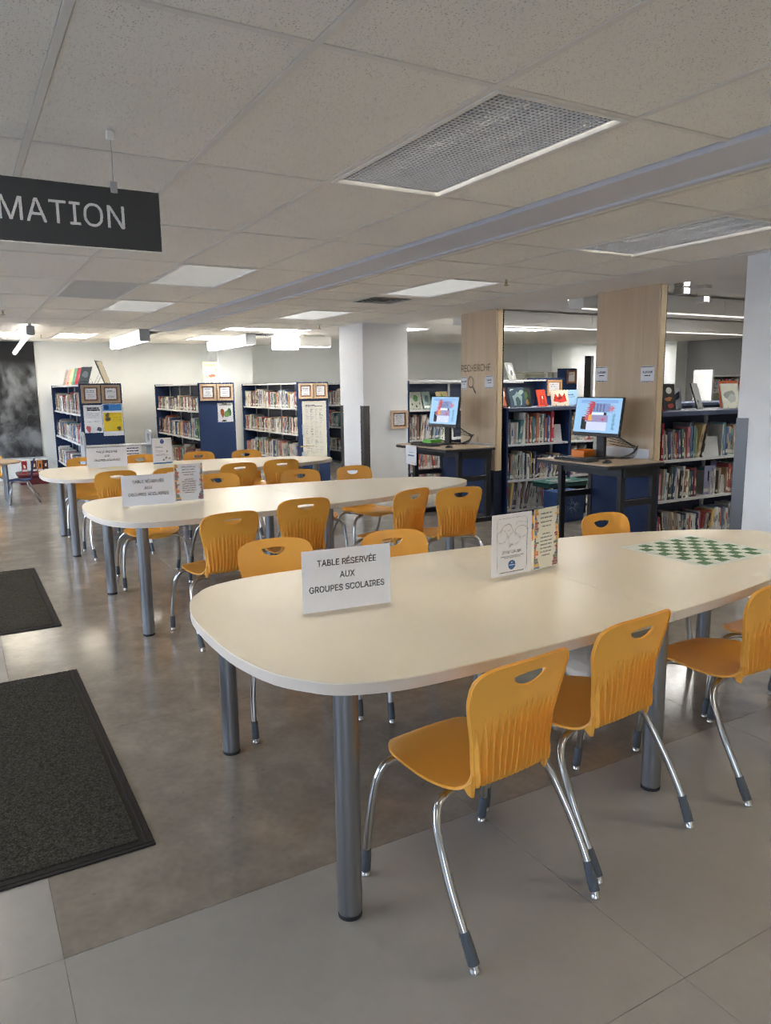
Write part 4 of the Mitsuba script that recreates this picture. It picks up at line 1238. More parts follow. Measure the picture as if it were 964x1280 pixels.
for x, y, lb in ((8.045, 1.57, 'left paper label on the RECHERCHE column'), (7.475, 1.58, 'right paper label on the RECHERCHE column beside the magnifier'), (5.635, 1.63, 'left ALBUMS paper label on the right wooden column'), (5.055, 1.62, 'right ALBUMS paper label on the right wooden column')):
    if y < 0:
        continue
    sheet('paper_label', facing_left(5.698, x if x < 8 else 7.975, y), 0.16 if x < 8 else 0.12, 0.15, 'white ' + lb, 'paper label', draw=albums)


def small_frame(M, W, H, label, outer='frame_light', mid='frame_brown', seed=1, group=None):
    """A little box frame: wooden rim, brown mount, white card with print."""
    k = tag(key('picture_frame'), label, 'picture frame', group)
    w, d = 0.034, 0.03
    put(k + '__frame', moved(cat(bx(0, w, 0, H, 0, d), bx(W - w, W, 0, H, 0, d), bx(w, W - w, 0, w, 0, d), bx(w, W - w, H - w, H, 0, d)), M), outer)
    put(k + '__mount', moved(bx(w, W - w, w, H - w, 0, 0.008), M), mid)
    q = w + 0.022
    put(k + '__card', moved(bx(q, W - q, q, H - q * 0.9, 0.008, 0.012), M), 'paper')
    p, r_ = Print(), random.Random(seed)
    for i in range(6):
        y = H - q - 0.03 - i * (H - 2 * q - 0.03) / 6
        if r_.random() < 0.8:
            p.lines(r_, q + 0.015 + r_.uniform(0, 0.02), W - q - 0.015 - r_.uniform(0, 0.03), y, 0.006, FAINT if i else INK, 0.004)
    put_print(k + '__print', p, M @ frame4((0, 0, 0.0122), (1, 0, 0), (0, 1, 0), (0, 0, 1)))
    return k


small_frame(facing_front(5.545, 9.528, 0.998), 0.285, 0.27, 'small wooden frame hanging on the white column', seed=9)
for x0, yp, bc in ((1.60, 11.528, 'end panel nearest the chalkboard'), (3.37, 11.728, 'end panel with the green picture poster'), (5.085, 11.828, 'end panel with the tall list poster')):
    for i, side in enumerate(('first', 'second')):
        small_frame(facing_front(x0 + i * 0.275, yp, 1.43), 0.26, 0.26, f'{side} of two small square frames on the navy {bc}', outer='frame_light' if x0 > 2 else 'frame_wood2' if 'frame_wood2' in scene else mat('frame_wood2', (0.36, 0.27, 0.19), 0.5), seed=int(x0 * 10) + i)
small_frame(facing_front(12.10, 12.858, 1.64), 0.28, 0.30, 'framed notice on the deep navy bookcase end', outer='frame_brown', mid='frame_light', seed=4)
for i in range(2):
    small_frame(facing_front(8.84 + 0.38 * i, 10.298, 1.42), 0.34, 0.28, f'{("left", "right")[i]} orange-wood frame behind the display books between the wooden columns', outer='frame_orange' if 'frame_orange' in scene else mat('frame_orange', (0.55, 0.30, 0.13), 0.5), mid='frame_light', seed=6 + i)


# posters on the navy end panels
def poster_a(p, W, H):
    r_ = random.Random(7)
    for y, w in ((0.86, 0.72), (0.79, 0.78)):
        p.lines(r_, W * 0.2, W * (0.2 + w * 0.9), H * y, 0.022, np.array(lin(50, 54, 66)), 0.006)
    p.poly([(0.03, H * 0.90), (0.07, H * 0.90), (0.06, H * 0.93)], np.array(lin(180, 90, 90)))
    for y in (0.70, 0.65, 0.60, 0.54, 0.40):
        p.lines(r_, W * 0.14, W * 0.85, H * y, 0.006, FAINT, 0.006)
    p.poly(blob(W * 0.22, H * 0.14, 0.035, 0.05, 9, .3, 3), np.array(lin(186, 96, 100)))
    p.poly(blob(W * 0.80, H * 0.12, 0.03, 0.03, 9, .3, 5), np.array(lin(92, 96, 106)))


def poster_b(p, W, H):
    r_ = random.Random(8)
    p.rect(W * 0.04, H * 0.78, W * 0.96, H * 0.98, np.array(lin(62, 124, 186)))
    p.rect(W * 0.04, H * 0.14, W * 0.96, H * 0.72, np.array(lin(220, 192, 52)))
    p.poly(blob(W * 0.22, H * 0.88, 0.035, 0.038), np.array(lin(30, 62, 120)))
    p.lines(r_, W * 0.42, W * 0.9, H * 0.90, 0.008, np.array(lin(40, 80, 140)))
    p.lines(r_, W * 0.42, W * 0.9, H * 0.84, 0.008, np.array(lin(40, 80, 140)))
    for cx_, cy_, q in ((0.24, 0.64, 1), (0.25, 0.52, 2), (0.78, 0.22, 3)):
        p.poly(blob(W * cx_, H * cy_, 0.032, 0.032, 9, .35, q), np.array(lin(96, 84, 66)))
    p.lines(r_, W * 0.44, W * 0.92, H * 0.66, 0.008, np.array(lin(206, 120, 60)))
    for y in (0.56, 0.50, 0.45):
        p.lines(r_, W * 0.5, W * 0.9, H * y, 0.005, np.array(lin(150, 130, 50)))
    p.rect(W * 0.28, H * 0.22, W * 0.42, H * 0.33, np.array(lin(206, 206, 150)))
    p.lines(r_, W * 0.34, W * 0.6, H * 0.05, 0.005, FAINT)


def poster_c(p, W, H):
    p.rect(W * 0.3, H * 0.93, W * 0.6, H * 0.975, np.array(lin(40, 44, 44)))
    p.rect(W * 0.1, H * 0.88, W * 0.92, H * 0.92, np.array(lin(92, 96, 88)))
    p.poly(blob(W * 0.3, H * 0.48, 0.035, 0.07, 9, .3, 3), np.array(lin(150, 84, 50)))
    p.poly(blob(W * 0.58, H * 0.45, 0.05, 0.05, 9, .3, 4), np.array(lin(106, 138, 76)))
    p.poly(blob(W * 0.76, H * 0.5, 0.03, 0.06, 9, .3, 5), np.array(lin(60, 92, 60)))
    p.poly(blob(W * 0.4, H * 0.07, 0.04, 0.015, 9, .2, 6), np.array(lin(44, 46, 46)))


def poster_d(p, W, H):
    r_ = random.Random(5)
    p.lines(r_, W * 0.13, W * 0.52, H * 0.925, 0.010, INK, 0.004)
    p.lines(r_, W * 0.13, W * 0.84, H * 0.905, 0.010, INK, 0.004)
    for c_ in range(4):
        for i in range(38):
            y = H * (0.86 - i * 0.0205)
            if r_.random() < 0.82:
                b = r_.random() < 0.12
                p.lines(r_, W * (0.14 + 0.19 * c_), W * (0.14 + 0.19 * c_ + r_.uniform(0.06, 0.15)), y, 0.008 if b else 0.005, INK if b else FAINT, 0.003)


sheet('poster', facing_front(1.615, 11.527, 1.005), 0.25, 0.40, 'white event poster on the navy end panel nearest the chalkboard', 'poster', draw=poster_a)
sheet('poster', facing_front(1.870, 11.527, 0.955), 0.285, 0.465, 'yellow and blue poster on the navy end panel nearest the chalkboard', 'poster', draw=poster_b)
sheet('poster', facing_front(3.645, 11.727, 1.09), 0.25, 0.30, 'small white poster with a green and brown picture on the navy end panel', 'poster', draw=poster_c)
sheet('poster', facing_front(5.145, 11.827, 0.40), 0.45, 0.99, 'tall cream poster of small print columns on the navy end panel', 'poster', 'cream_paper', draw=poster_d)


# ------------------------------------------------------------------ hanging sign
k = tag(key('hanging_sign'), 'dark grey hanging sign lettered INFORMATION under the ceiling at top left', 'sign')
SX0, SX1, SZ0, SZ1, SY = -0.26, 0.729, 2.108, 2.316, 2.93
put(k + '__board', bx(SX0, SX1, SY, SY + 0.012, SZ0, SZ1, 0.001), 'sign_grey')
m = meshkit.text_mesh('INFORMATION', 0.077, 0.0015)
bb = m.bounds
sc_ = 0.735 / (bb[1][0] - bb[0][0])
m.apply_translation((-bb[1][0], 0, 0))
m.apply_scale((sc_, 1, 1))
put(k + '__lettering', moved(m, facing_front(0.601, SY, 2.178)), 'sign_white')
put(k + '__bottom_trim', bx(SX0, SX1, SY - 0.001, SY + 0.013, SZ0 - 0.004, SZ0), 'white_metal')
for x in (SX0 + 0.158, 0.571):
    put(k + '__wire', tube([(x, SY + 0.006, 2.505), (x + 0.002, SY + 0.007, 2.43), (x, SY + 0.006, SZ1 + 0.01)], 0.0018, 6), 'grey_plastic')
    put(k + '__clip', bx(x - 0.012, x + 0.012, SY - 0.003, SY + 0.015, SZ1 - 0.018, SZ1 + 0.022, 0.002), 'grey_plastic')
    put(k + '__hook', bx(x - 0.014, x + 0.014, SY - 0.004, SY + 0.016, 2.478, 2.51, 0.003), 'white_metal')


# ------------------------------------------------------------------ signs on the tables
def acrylic_sign(x, y, deg, W, H, label, draw, paper='paper'):
    """An upright clear sign holder with a printed sheet."""
    k = tag(key('table_sign'), label, 'sign')
    M = placed(x, y, TOPZ + 0.0012, deg)
    R_ = M @ frame4((-W / 2, 0, 0.012), (1, 0, 0), (0, 0, 1), (0, -1, 0))
    # the clear foot
    foot = bx(-W / 2 - 0.002, W / 2 + 0.002, -0.035, 0.035, 0.0, 0.003, 0.0008)
    put(k + '__foot', moved(foot, M), 'acrylic')
    clear = bx(-W / 2 - 0.003, W / 2 + 0.003, -0.0032, -0.0022, 0.003, H + 0.016)
    put(k + '__clear_front', moved(trimesh.Trimesh([(-W / 2 - 0.003, -0.0032, 0.003), (W / 2 + 0.003, -0.0032, 0.003), (W / 2 + 0.003, -0.0032, H + 0.016), (-W / 2 - 0.003, -0.0032, H + 0.016)], [(0, 1, 2), (0, 2, 3)], process=False), M), 'acrylic')
    put(k + '__paper', moved(bx(0, W, 0, H, -0.0012, 0), R_), paper)
    p = Print()
    draw(p, W, H)
    put_print(k + '__print', p, R_)
    return k


def reserved(p, W, H):
    ink = np.array(lin(72, 72, 76))
    p.text('TABLE RÉSERVÉE', W * 0.50, H * 0.735, H * 0.098, ink, True, wide=0.90)
    p.text('AUX', W * 0.50, H * 0.525, H * 0.098, ink, True, wide=0.90)
    p.text('GROUPES SCOLAIRES', W * 0.50, H * 0.315, H * 0.098, ink, True, wide=0.90)


def zone(p, W, H):
    ink = np.array(lin(92, 90, 90))

    def stroke(pts, w=0.0011, closed=False):
        P_ = [np.array(q, float) for q in pts] + ([np.array(pts[0], float)] if closed else [])
        for a, b in zip(P_[:-1], P_[1:]):
            d = b - a
            n_ = np.array([-d[1], d[0]]) / max(np.hypot(*d), 1e-9) * w / 2
            p.add([(*(a - n_), 0.0005), (*(b - n_), 0.0005), (*(b + n_), 0.0005), (*(a + n_), 0.0005)], [(0, 1, 2), (0, 2, 3)], ink)
    x0, x1, y0, y1, r = W * 0.13, W * 0.88, H * 0.055, H * 0.93, 0.016
    rr = [(x0 + r + r * math.cos(a), y0 + r + r * math.sin(a)) for a in np.linspace(math.pi, 1.5 * math.pi, 6)] + [(x1 - r + r * math.cos(a), y0 + r + r * math.sin(a)) for a in np.linspace(1.5 * math.pi, 2 * math.pi, 6)]
    rr += [(x1 - r + r * math.cos(a), y1 - r + r * math.sin(a)) for a in np.linspace(0, 0.5 * math.pi, 6)] + [(x0 + r + r * math.cos(a), y1 - r + r * math.sin(a)) for a in np.linspace(0.5 * math.pi, math.pi, 6)]
    stroke(rr, 0.0010, True)
    stroke([(x0 + r, y0 - 0.0008), (x1 - r, y0 - 0.0008)], 0.003)
    stroke([(x1 + 0.0006, y0 + r), (x1 + 0.0006, y1 - r)], 0.0022)
    stroke(blob(W * 0.25, H * 0.64, 0.030, 0.028, 22, .10, 2), closed=True)
    stroke(blob(W * 0.55, H * 0.585, 0.036, 0.026, 24, .09, 4), closed=True)
    stroke(blob(W * 0.74, H * 0.69, 0.040, 0.026, 22, .02, 6), closed=True)
    stroke([(W * 0.22 + 0.035 + 0.034 * math.cos(a), H * 0.70 + 0.036 * math.sin(a)) for a in np.linspace(-0.2, 3.3, 16)])
    stroke([(W * 0.41 + 0.016 * math.cos(a), H * 0.78 + 0.016 * math.sin(a)) for a in np.linspace(-2.4, 2.6, 12)])
    stroke([(W * 0.60, H * 0.80), (W * 0.62, H * 0.86), (W * 0.88, H * 0.83)])
    stroke([(W * 0.52, H * 0.50), (W * 0.42, H * 0.455), (W * 0.50, H * 0.515)], 0.0018)
    p.text('ZONE CALME', W * 0.50, H * 0.355, H * 0.048, np.array(lin(84, 82, 82)), False, wide=0.98)
    r_ = random.Random(2)
    p.lines(r_, W * 0.22, W * 0.80, H * 0.305, 0.0035, FAINT * 0.8, 0.002)
    p.lines(r_, W * 0.30, W * 0.72, H * 0.28, 0.0035, FAINT * 0.8, 0.002)
    p.poly(blob(W * 0.50, H * 0.165, 0.0215, 0.0215, 24), np.array(lin(62, 102, 156)))
    p.poly(blob(W * 0.50, H * 0.205, 0.004, 0.004, 8), np.array(lin(206, 214, 224)), z=0.0008)
    p.rect(W * 0.42, H * 0.155, W * 0.58, H * 0.17, np.array(lin(186, 200, 220)), z=0.0009)


def border_sign(p, W, H):
    r_ = random.Random(21)
    cols = [(204, 120, 84), (92, 96, 128), (222, 178, 96), (146, 92, 96), (96, 118, 150), (176, 84, 74), (120, 128, 110), (196, 150, 70)]
    y = 0.004
    while y < H - 0.010:
        h = r_.uniform(0.008, 0.013)
        for side in (0, 1):
            w = r_.uniform(0.010, 0.032) if y > H * 0.1 else r_.uniform(0.03, 0.045)
            c = np.array(lin(*r_.choice(cols)))
            if side == 0:
                p.rect(0.004, y, 0.004 + w, y + h, c)
            else:
                p.rect(W - 0.004 - w, y, W - 0.004, y + h, c)
        y += h + 0.0008
    rows = [0.90, 0.83, 0.76, 0.69, 0.565, 0.505, 0.445, 0.385, 0.325, 0.265, 0.205]
    for i, q in enumerate(rows):
        w = 0.36 if i in (3, 10) else 0.48 if i not in (4,) else 0.30
        p.lines(r_, W * (0.5 - w / 2), W * (0.5 + w / 2), H * q, 0.0065, np.array(lin(140, 138, 136)), 0.004)


def notice(p, W, H):
    r_ = random.Random(31)
    p.poly(blob(W * 0.5, H * 0.86, 0.024, 0.026, 20), np.array(lin(52, 84, 150)))
    p.poly(blob(W * 0.5, H * 0.89, 0.005, 0.005, 8), np.array(lin(206, 214, 224)), z=0.0008)
    for q in (0.66, 0.62, 0.50, 0.45, 0.36, 0.32):
        p.lines(r_, W * 0.14, W * r_.uniform(0.5, 0.8), H * q, 0.005, FAINT, 0.003)
    for cx_, cy_ in ((0.74, 0.48), (0.68, 0.22), (0.84, 0.2), (0.55, 0.15)):
        p.poly(blob(W * cx_, H * cy_, 0.012, 0.012, 8, .4, int(cx_ * 100)), np.array(lin(140, 140, 130)))
    p.rect(0, 0, W, H * 0.055, np.array(lin(70, 120, 170)))


acrylic_sign(1.228, 2.447, -6.0, 0.355, 0.235, 'white reserved-for-school-groups sign on the nearest table, TABLE RÉSERVÉE AUX GROUPES SCOLAIRES', reserved)
acrylic_sign(2.073, 2.515, 3.0, 0.232, 0.275, 'white ZONE CALME sign with line-drawn clouds on the nearest table', zone)
acrylic_sign(2.288, 2.535, 11.0, 0.18, 0.278, 'sign with a coloured block border beside the ZONE CALME sign', border_sign, 'cream_paper')
acrylic_sign(1.176, 5.530, -4.0, 0.37, 0.222, 'white reserved-for-school-groups sign on the middle table', reserved)
acrylic_sign(1.490, 5.59, 0.0, 0.215, 0.278, 'sign with a coloured block border on the middle table', border_sign)
acrylic_sign(1.412, 8.60, 0.0, 0.42, 0.215, 'white reserved-for-school-groups sign on the farthest table', reserved)
acrylic_sign(2.015, 8.62, 4.0, 0.22, 0.292, 'white notice with a blue round emblem on the farthest table', notice)

# ------------------------------------------------------------------ chessboard mat
k = tag(key('chessboard_mat'), 'green and white chessboard mat lying on the nearest table', 'chessboard')
M = frame4((2.945, 2.175, TOPZ + 0.0002), (math.cos(0.03), math.sin(0.03), 0), (-math.sin(0.0), 1, 0), (0, 0, 1))
S = 0.56
put(k + '__sheet', moved(bx(0, S, 0, 0.52, 0, 0.0015), M), 'chess_white' if 'chess_white' in scene else mat('chess_white', (0.80, 0.81, 0.73), 0.45))
p = Print()
bd = 0.030
cw, ch = (S - 2 * bd) / 8, (0.52 - 2 * bd) / 8
for i in range(8):
    for j in range(8):
        if (i + j) % 2 == 0:
            p.rect(bd + i * cw, bd + j * ch, bd + (i + 1) * cw, bd + (j + 1) * ch, np.array(lin(84, 116, 86)), z=0.0019)
for a, b, c_, d in ((0.022, 0.022, S - 0.022, 0.0235), (0.022, 0.4965, S - 0.022, 0.498), (0.022, 0.022, 0.0235, 0.498), (S - 0.0235, 0.022, S - 0.022, 0.498)):
    p.rect(a, b, c_, d, np.array(lin(110, 130, 110)), z=0.0019)
put_print(k + '__squares', p, M)


# ------------------------------------------------------------------ computer desks
def screen_print(W, H):
    p = Print()
    L_ = lambda *c: np.array(lin(*c))
    p.rect(0, 0, W, H, L_(150, 196, 236), z=0.0)
    p.rect(W * 0.10, H * 0.86, W * 0.92, H * 0.95, L_(128, 170, 222), z=0.0002)
    p.rect(W * 0.16, H * 0.45, W * 0.28, H * 0.08, L_(84, 104, 132), z=0.0003)
    p.rect(W * 0.30, H * 0.60, W * 0.76, H * 0.85, L_(120, 140, 190), z=0.0004)
    for i in range(5):
        p.rect(W * (0.33 + 0.07 * i), H * 0.61, W * (0.36 + 0.07 * i), H * 0.84, L_(96, 104, 140), z=0.0005)
    p.rect(W * 0.32, H * 0.52, W * 0.64, H * 0.58, L_(230, 240, 250), z=0.0007)
    p.rect(W * 0.64, H * 0.51, W * 0.70, H * 0.59, L_(30, 36, 50), z=0.0007)
    p.rect(W * 0.24, H * 0.30, W * 0.74, H * 0.51, L_(150, 140, 180), z=0.0004)
    r_ = random.Random(2)
    for i in range(10):
        y = 0.34 + i * 0.055
        x = 0.24 + 0.010 * i
        p.poly([(W * (x + 0.10), H * (y - 0.02)), (W * (x - 0.08 + 0.02 * (i % 2)), H * (y + 0.07)), (W * (x + 0.09), H * (y + 0.05))], L_(196, 40, 44), z=0.0009)
    p.poly([(W * 0.30, H * 0.34), (W * 0.40, H * 0.34), (W * 0.38, H * 0.52), (W * 0.31, H * 0.52)], L_(226, 160, 70), z=0.0010)
    for i in range(9):
        a = i * 0.7
        p.poly([(W * 0.80, H * 0.70), (W * (0.80 + 0.11 * math.cos(a)), H * (0.70 + 0.17 * math.sin(a))), (W * (0.80 + 0.03 * math.cos(a + 0.5)), H * (0.70 + 0.05 * math.sin(a + 0.5)))], L_(206, 60, 50), z=0.0009)
    for i in range(6):
        a = 0.3 + i * 0.5
        p.poly([(W * 0.64, H * 0.36), (W * (0.64 + 0.10 * math.cos(a)), H * (0.36 + 0.13 * math.sin(a))), (W * (0.64 + 0.03 * math.cos(a + 0.4)), H * (0.36 + 0.03 * math.sin(a + 0.4)))], L_(190, 50, 66), z=0.0009)
    p.rect(W * 0.28, H * 0.06, W * 0.72, H * 0.31, L_(206, 214, 244), z=0.0008)
    p.lines(r_, W * 0.34, W * 0.66, H * 0.23, 0.008, L_(186, 150, 176), 0.004)
    p.lines(r_, W * 0.36, W * 0.62, H * 0.18, 0.008, L_(186, 160, 186), 0.004)
    for i in range(4):
        p.poly(blob(W * 0.86, H * (0.50 - 0.12 * i), 0.02, 0.02, 8, .3, i), L_(110, 160, 190), z=0.0006)
    return p


def computer(x0, x1, y0, y1, my, lean, label_tail, tray, tray_mat, paper=False):
    z = 0.90
    k = tag(key('computer_desk'), f'high black-framed computer desk with a brown top {label_tail}', 'desk')
    put(k + '__desktop', bx(x0, x1, y0, y1, z - 0.012, z, 0.002), 'desk_top')
    put(k + '__edge', bx(x0 - 0.002, x1 + 0.002, y0 - 0.002, y1 + 0.002, z - 0.042, z - 0.012, 0.003), 'black_steel')
    put(k + '__apron', bx(x0 + 0.25, x1 - 0.02, y0 + 0.03, y1 - 0.03, z - 0.13, z - 0.043), 'black_steel')
    for y in (y0 + 0.05, y1 - 0.10):
        put(k + '__leg', bx(x1 - 0.50, x1 - 0.44, y, y + 0.05, 0.06, z - 0.043, 0.003), 'black_steel')
        put(k + '__leg', bx(x1 - 0.09, x1 - 0.02, y, y + 0.05, 0.06, z - 0.043, 0.003), 'black_steel')
        put(k + '__foot', bx(x1 - 0.55, x1 - 0.0, y - 0.005, y + 0.055, 0.0, 0.06, 0.006), 'black_steel')
        put(k + '__crossbar', bx(x1 - 0.44, x1 - 0.09, y, y + 0.05, 0.50, 0.56, 0.003), 'black_steel')
    put(k + '__modesty_panel', bx(x1 - 0.08, x1 - 0.06, y0 + 0.1, y1 - 0.1, 0.10, z - 0.05), 'navy')
    # monitor
    m = tag(key('monitor'), f'black computer monitor showing a blue web page {label_tail}', 'monitor')
    mx, W, H = x0 + 0.42, 0.605, 0.375
    c0 = np.array([mx, my, 1.30])
    a = math.radians(lean)
    ux, uz = np.array([math.sin(a), -math.cos(a), 0.0]), np.array([0.14, 0.0, 0.990])
    n_ = np.cross(ux, uz)
    Mm = frame4(c0 - ux * W / 2 - uz * H / 2, ux, uz, n_)
    put(m + '__case', moved(bx(0, W, 0, H, -0.028, 0.0, 0.004), Mm), 'black_plastic')
    put(m + '__bezel', moved(bx(0.004, W - 0.004, 0.0, 0.032, 0.0, 0.003, 0.001), Mm), 'black_plastic')
    sw, sh = W - 0.020, H - 0.045
    sp = screen_print(sw, sh)
    ms, cs = sp.mesh(Mm @ frame4((0.010, 0.035, 0.0012), (1, 0, 0), (0, 1, 0), (0, 0, 1)))
    kk = put(m + '__screen', ms, 'black_plastic', color=cs)
    scene[kk]['emitter'] = {'type': 'area', 'radiance': {'type': 'mesh_attribute', 'name': 'vertex_color'}}
    put(m + '__stand', cat(bx(mx + 0.05, mx + 0.09, my - 0.05, my + 0.05, z + 0.012, 1.28, 0.005), bx(mx + 0.02, mx + 0.09, my - 0.06, my + 0.06, 1.20, 1.36, 0.01)), 'black_plastic')
    put(m + '__foot', bx(mx - 0.10, mx + 0.14, my - 0.12, my + 0.12, z, z + 0.014, 0.004), 'black_plastic')
    # keyboard
    kb = tag(key('keyboard'), f'black keyboard on the computer desk {label_tail}', 'keyboard')
    kx, ky = x0 + 0.06, my - 0.03
    put(kb + '__base', bx(kx, kx + 0.15, ky - 0.22, ky + 0.22, z, z + 0.018, 0.004), 'black_plastic')
    for r in range(5):
        for c in range(15):
            put(kb + '__key', bx(kx + 0.012 + r * 0.026, kx + 0.035 + r * 0.026, ky - 0.207 + c * 0.0278, ky - 0.183 + c * 0.0278, z + 0.018, z + 0.024), 'black_steel')
    ms_ = tag(key('computer_mouse'), f'black mouse right of the keyboard on the desk {label_tail}', 'mouse')
    mm = trimesh.creation.icosphere(2, 1.0)
    mm.apply_scale((0.052, 0.030, 0.032))
    mm = mm.slice_plane((0, 0, 0), (0, 0, 1))
    mm.apply_translation((kx + 0.10, y0 + 0.16, z + 0.0005))
    put(ms_ + '__body', mm, 'black_plastic', smooth=True)
    put(ms_ + '__wheel', lathe([(0.0, -0.004), (0.009, -0.004), (0.009, 0.004), (0, 0.004)], 12).apply_transform(trimesh.transformations.rotation_matrix(math.pi / 2, (1, 0, 0))).apply_translation((kx + 0.065, y0 + 0.16, z + 0.026)), 'grey_plastic')
    # cables
    cb = tag(key('cable'), f'tangled black cables behind the monitor {label_tail}', 'cable')
    r_ = random.Random(int(y0 * 100))
    cs_ = []
    for i in range(5):
        q = [(mx + 0.10, my - 0.02 * i, 1.16 - 0.03 * i), (x1 - 0.10 + 0.02 * i, my - 0.14 - 0.02 * i, 1.08 - 0.02 * i), (x1 - 0.05, my - 0.24 - 0.01 * i, 0.98 + 0.01 * i), (x1 - 0.16, my - 0.20 - 0.03 * i, z + 0.02), (x1 - 0.22, my - 0.10, z + 0.008)]
        cs_.append(tube(curve(q, 6), 0.0035, 6))
    solo(cb, cat(*cs_), 'black_plastic')
    # tray of scrap paper
    t = tag(key('paper_tray'), f'{tray} plastic tray on the computer desk {label_tail}', 'tray')
    ty, tx = y1 - 0.22, x0 + 0.40
    q = [(-0.065, -0.05), (0.065, -0.05), (0.065, 0.05), (-0.065, 0.05)]
    wall = []
    Mt = placed(tx, ty, z, 12)
    for ax0, ax1, ay0, ay1 in ((-0.10, 0.10, -0.07, -0.065), (-0.10, 0.10, 0.065, 0.07), (-0.10, -0.095, -0.07, 0.07), (0.095, 0.10, -0.07, 0.07)):
        put(t + '__wall', moved(bx(ax0, ax1, ay0, ay1, 0.0, 0.075 if tray == 'orange' else 0.05, 0.001), Mt), tray_mat)
    put(t + '__bottom', moved(bx(-0.095, 0.095, -0.065, 0.065, 0.0, 0.004), Mt), tray_mat)
    sl = tag(key('paper_slip'), f'stack of scrap paper slips in the {tray} tray', 'paper')
    solo(sl, moved(bx(-0.08, 0.08, -0.055, 0.055, 0.004, 0.045, 0.001), Mt), 'cream_paper')
    if paper:
        sheet('desk_notice', frame4((4.788, 7.86, 0.672), (0.02, -1, -0.02), (-0.02, -0.02, 1), (-1, -0.02, -0.02)), 0.235, 0.235, 'white notice hanging from the front edge of the left computer desk', 'notice',
              draw=lambda p, W, H: (p.lines(random.Random(4), W * 0.3, W * 0.7, H * 0.62, 0.007, FAINT, 0.003), p.lines(random.Random(8), W * 0.2, W * 0.8, H * 0.44, 0.016, np.array(lin(120, 132, 165)), 0.004), p.lines(random.Random(5), W * 0.55, W * 0.95, H * 0.08, 0.006, FAINT, 0.003)))
    else:
        s = tag(key('speaker'), f'small beige upright box behind the monitor {label_tail}', 'box')
        solo(s, bx(x0 + 0.52, x0 + 0.58, my + 0.02, my + 0.14, z, z + 0.18, 0.004), 'cream_metal')


computer(4.93, 5.66, 4.70, 5.62, 5.255, 0.0, 'by the right wooden column', 'orange', 'orange_plastic')
computer(4.81, 5.52, 7.03, 8.13, 7.69, 0.0, 'by the RECHERCHE column', 'green', 'green_plastic', True)
# things under the right desk
k = tag(key('tote_bag'), 'blue plastic bag with a pale swirl print on the floor left of the right desk', 'bag')
q = [(6.06, 6.52), (6.46, 6.52), (6.44, 6.80), (6.08, 6.80)]
v = np.array([(x, y, 0.0) for x, y in q] + [(x + (0.02 if x > 6.3 else -0.02), y - 0.02, 0.36) for x, y in q])
put(k + '__body', trimesh.convex.convex_hull(v), 'bag_blue')
p = Print()
r_ = random.Random(3)
for i in range(26):
    a = r_.uniform(0, 6.28)
    p.poly([(0.2 + 0.02 * math.cos(a), 0.17 + 0.02 * math.sin(a)), (0.2 + r_.uniform(0.08, 0.17) * math.cos(a + 0.2), 0.17 + r_.uniform(0.08, 0.16) * math.sin(a + 0.2)), (0.2 + 0.03 * math.cos(a + 0.25), 0.17 + 0.03 * math.sin(a + 0.25))], np.array(lin(150, 166, 200)))
put_print(k + '__print', p, facing_front(6.07, 6.50, 0.02))
k = tag(key('storage_bin'), 'dark green crate with a lid behind the swirl-printed bag', 'crate')
put(k + '__box', bx(6.22, 6.86, 6.86, 7.16, 0.36 - 0.0, 0.40, 0.004), 'dark_green')
put(k + '__lid', bx(6.20, 6.90, 6.84, 7.18, 0.40, 0.425, 0.006), 'dark_green')
put(k + '__label', bx(6.36, 6.66, 6.92, 7.08, 0.425, 0.428), 'grey_plastic')
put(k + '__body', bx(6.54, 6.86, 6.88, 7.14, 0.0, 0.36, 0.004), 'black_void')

# ------------------------------------------------------------------ book cart behind the farthest table
k = tag(key('book_cart'), 'pale grey library cart with rounded ends behind the farthest table', 'cart')
cx0, cx1, cy0, cy1 = 1.44, 2.30, 10.45, 10.85
for x in (cx0, cx1):
    o = Polygon([(0, 0), (0.34, 0), (0.34, 0.95), (0.30, 1.03), (0.22, 1.06), (0.12, 1.06), (0.04, 1.03), (0, 0.95)]).buffer(0.01)
    h = Polygon([(0.09, 0.90), (0.25, 0.90), (0.25, 0.99), (0.22, 1.02), (0.12, 1.02), (0.09, 0.99)])
    q = moved(extrude(o.difference(h), 0.025), frame4((x, cy0, 0.12 - 0.12), (0, 1, 0), (0, 0, 1), (1, 0, 0)))
    q.apply_translation((0, 0, 0.0))
    q.vertices[:, 2] = np.maximum(q.vertices[:, 2], 0.12)
    put(k + '__end_panel', q, 'cart_paint')
for z in (0.16, 0.50, 0.86):
    put(k + '__shelf', bx(cx0, cx1, cy0 + 0.01, cy1 - 0.05, z, z + 0.02, 0.002), 'cart_paint')
for x in (cx0 + 0.03, cx1 - 0.03):
    for y in (cy0 + 0.05, cy1 - 0.10):
        w = lathe([(0, -0.012), (0.05, -0.012), (0.05, 0.012), (0, 0.012)], 18)
        w.apply_transform(trimesh.transformations.rotation_matrix(math.pi / 2, (1, 0, 0)))
        w.apply_translation((x, y, 0.05))
        put(k + '__wheel', w, 'black_plastic')
        put(k + '__caster', bx(x - 0.015, x + 0.015, y - 0.02, y + 0.02, 0.08, 0.125), 'grey_plastic')
sheet('cart_notice', facing_front(1.95, 10.445, 0.72), 0.22, 0.15, 'small white notice fixed to the front of the grey cart', 'notice', draw=lambda p, W, H: [p.lines(random.Random(i), W * 0.1, W * 0.8, H * (0.75 - 0.25 * i), 0.012, INK, 0.005) for i in range(3)])

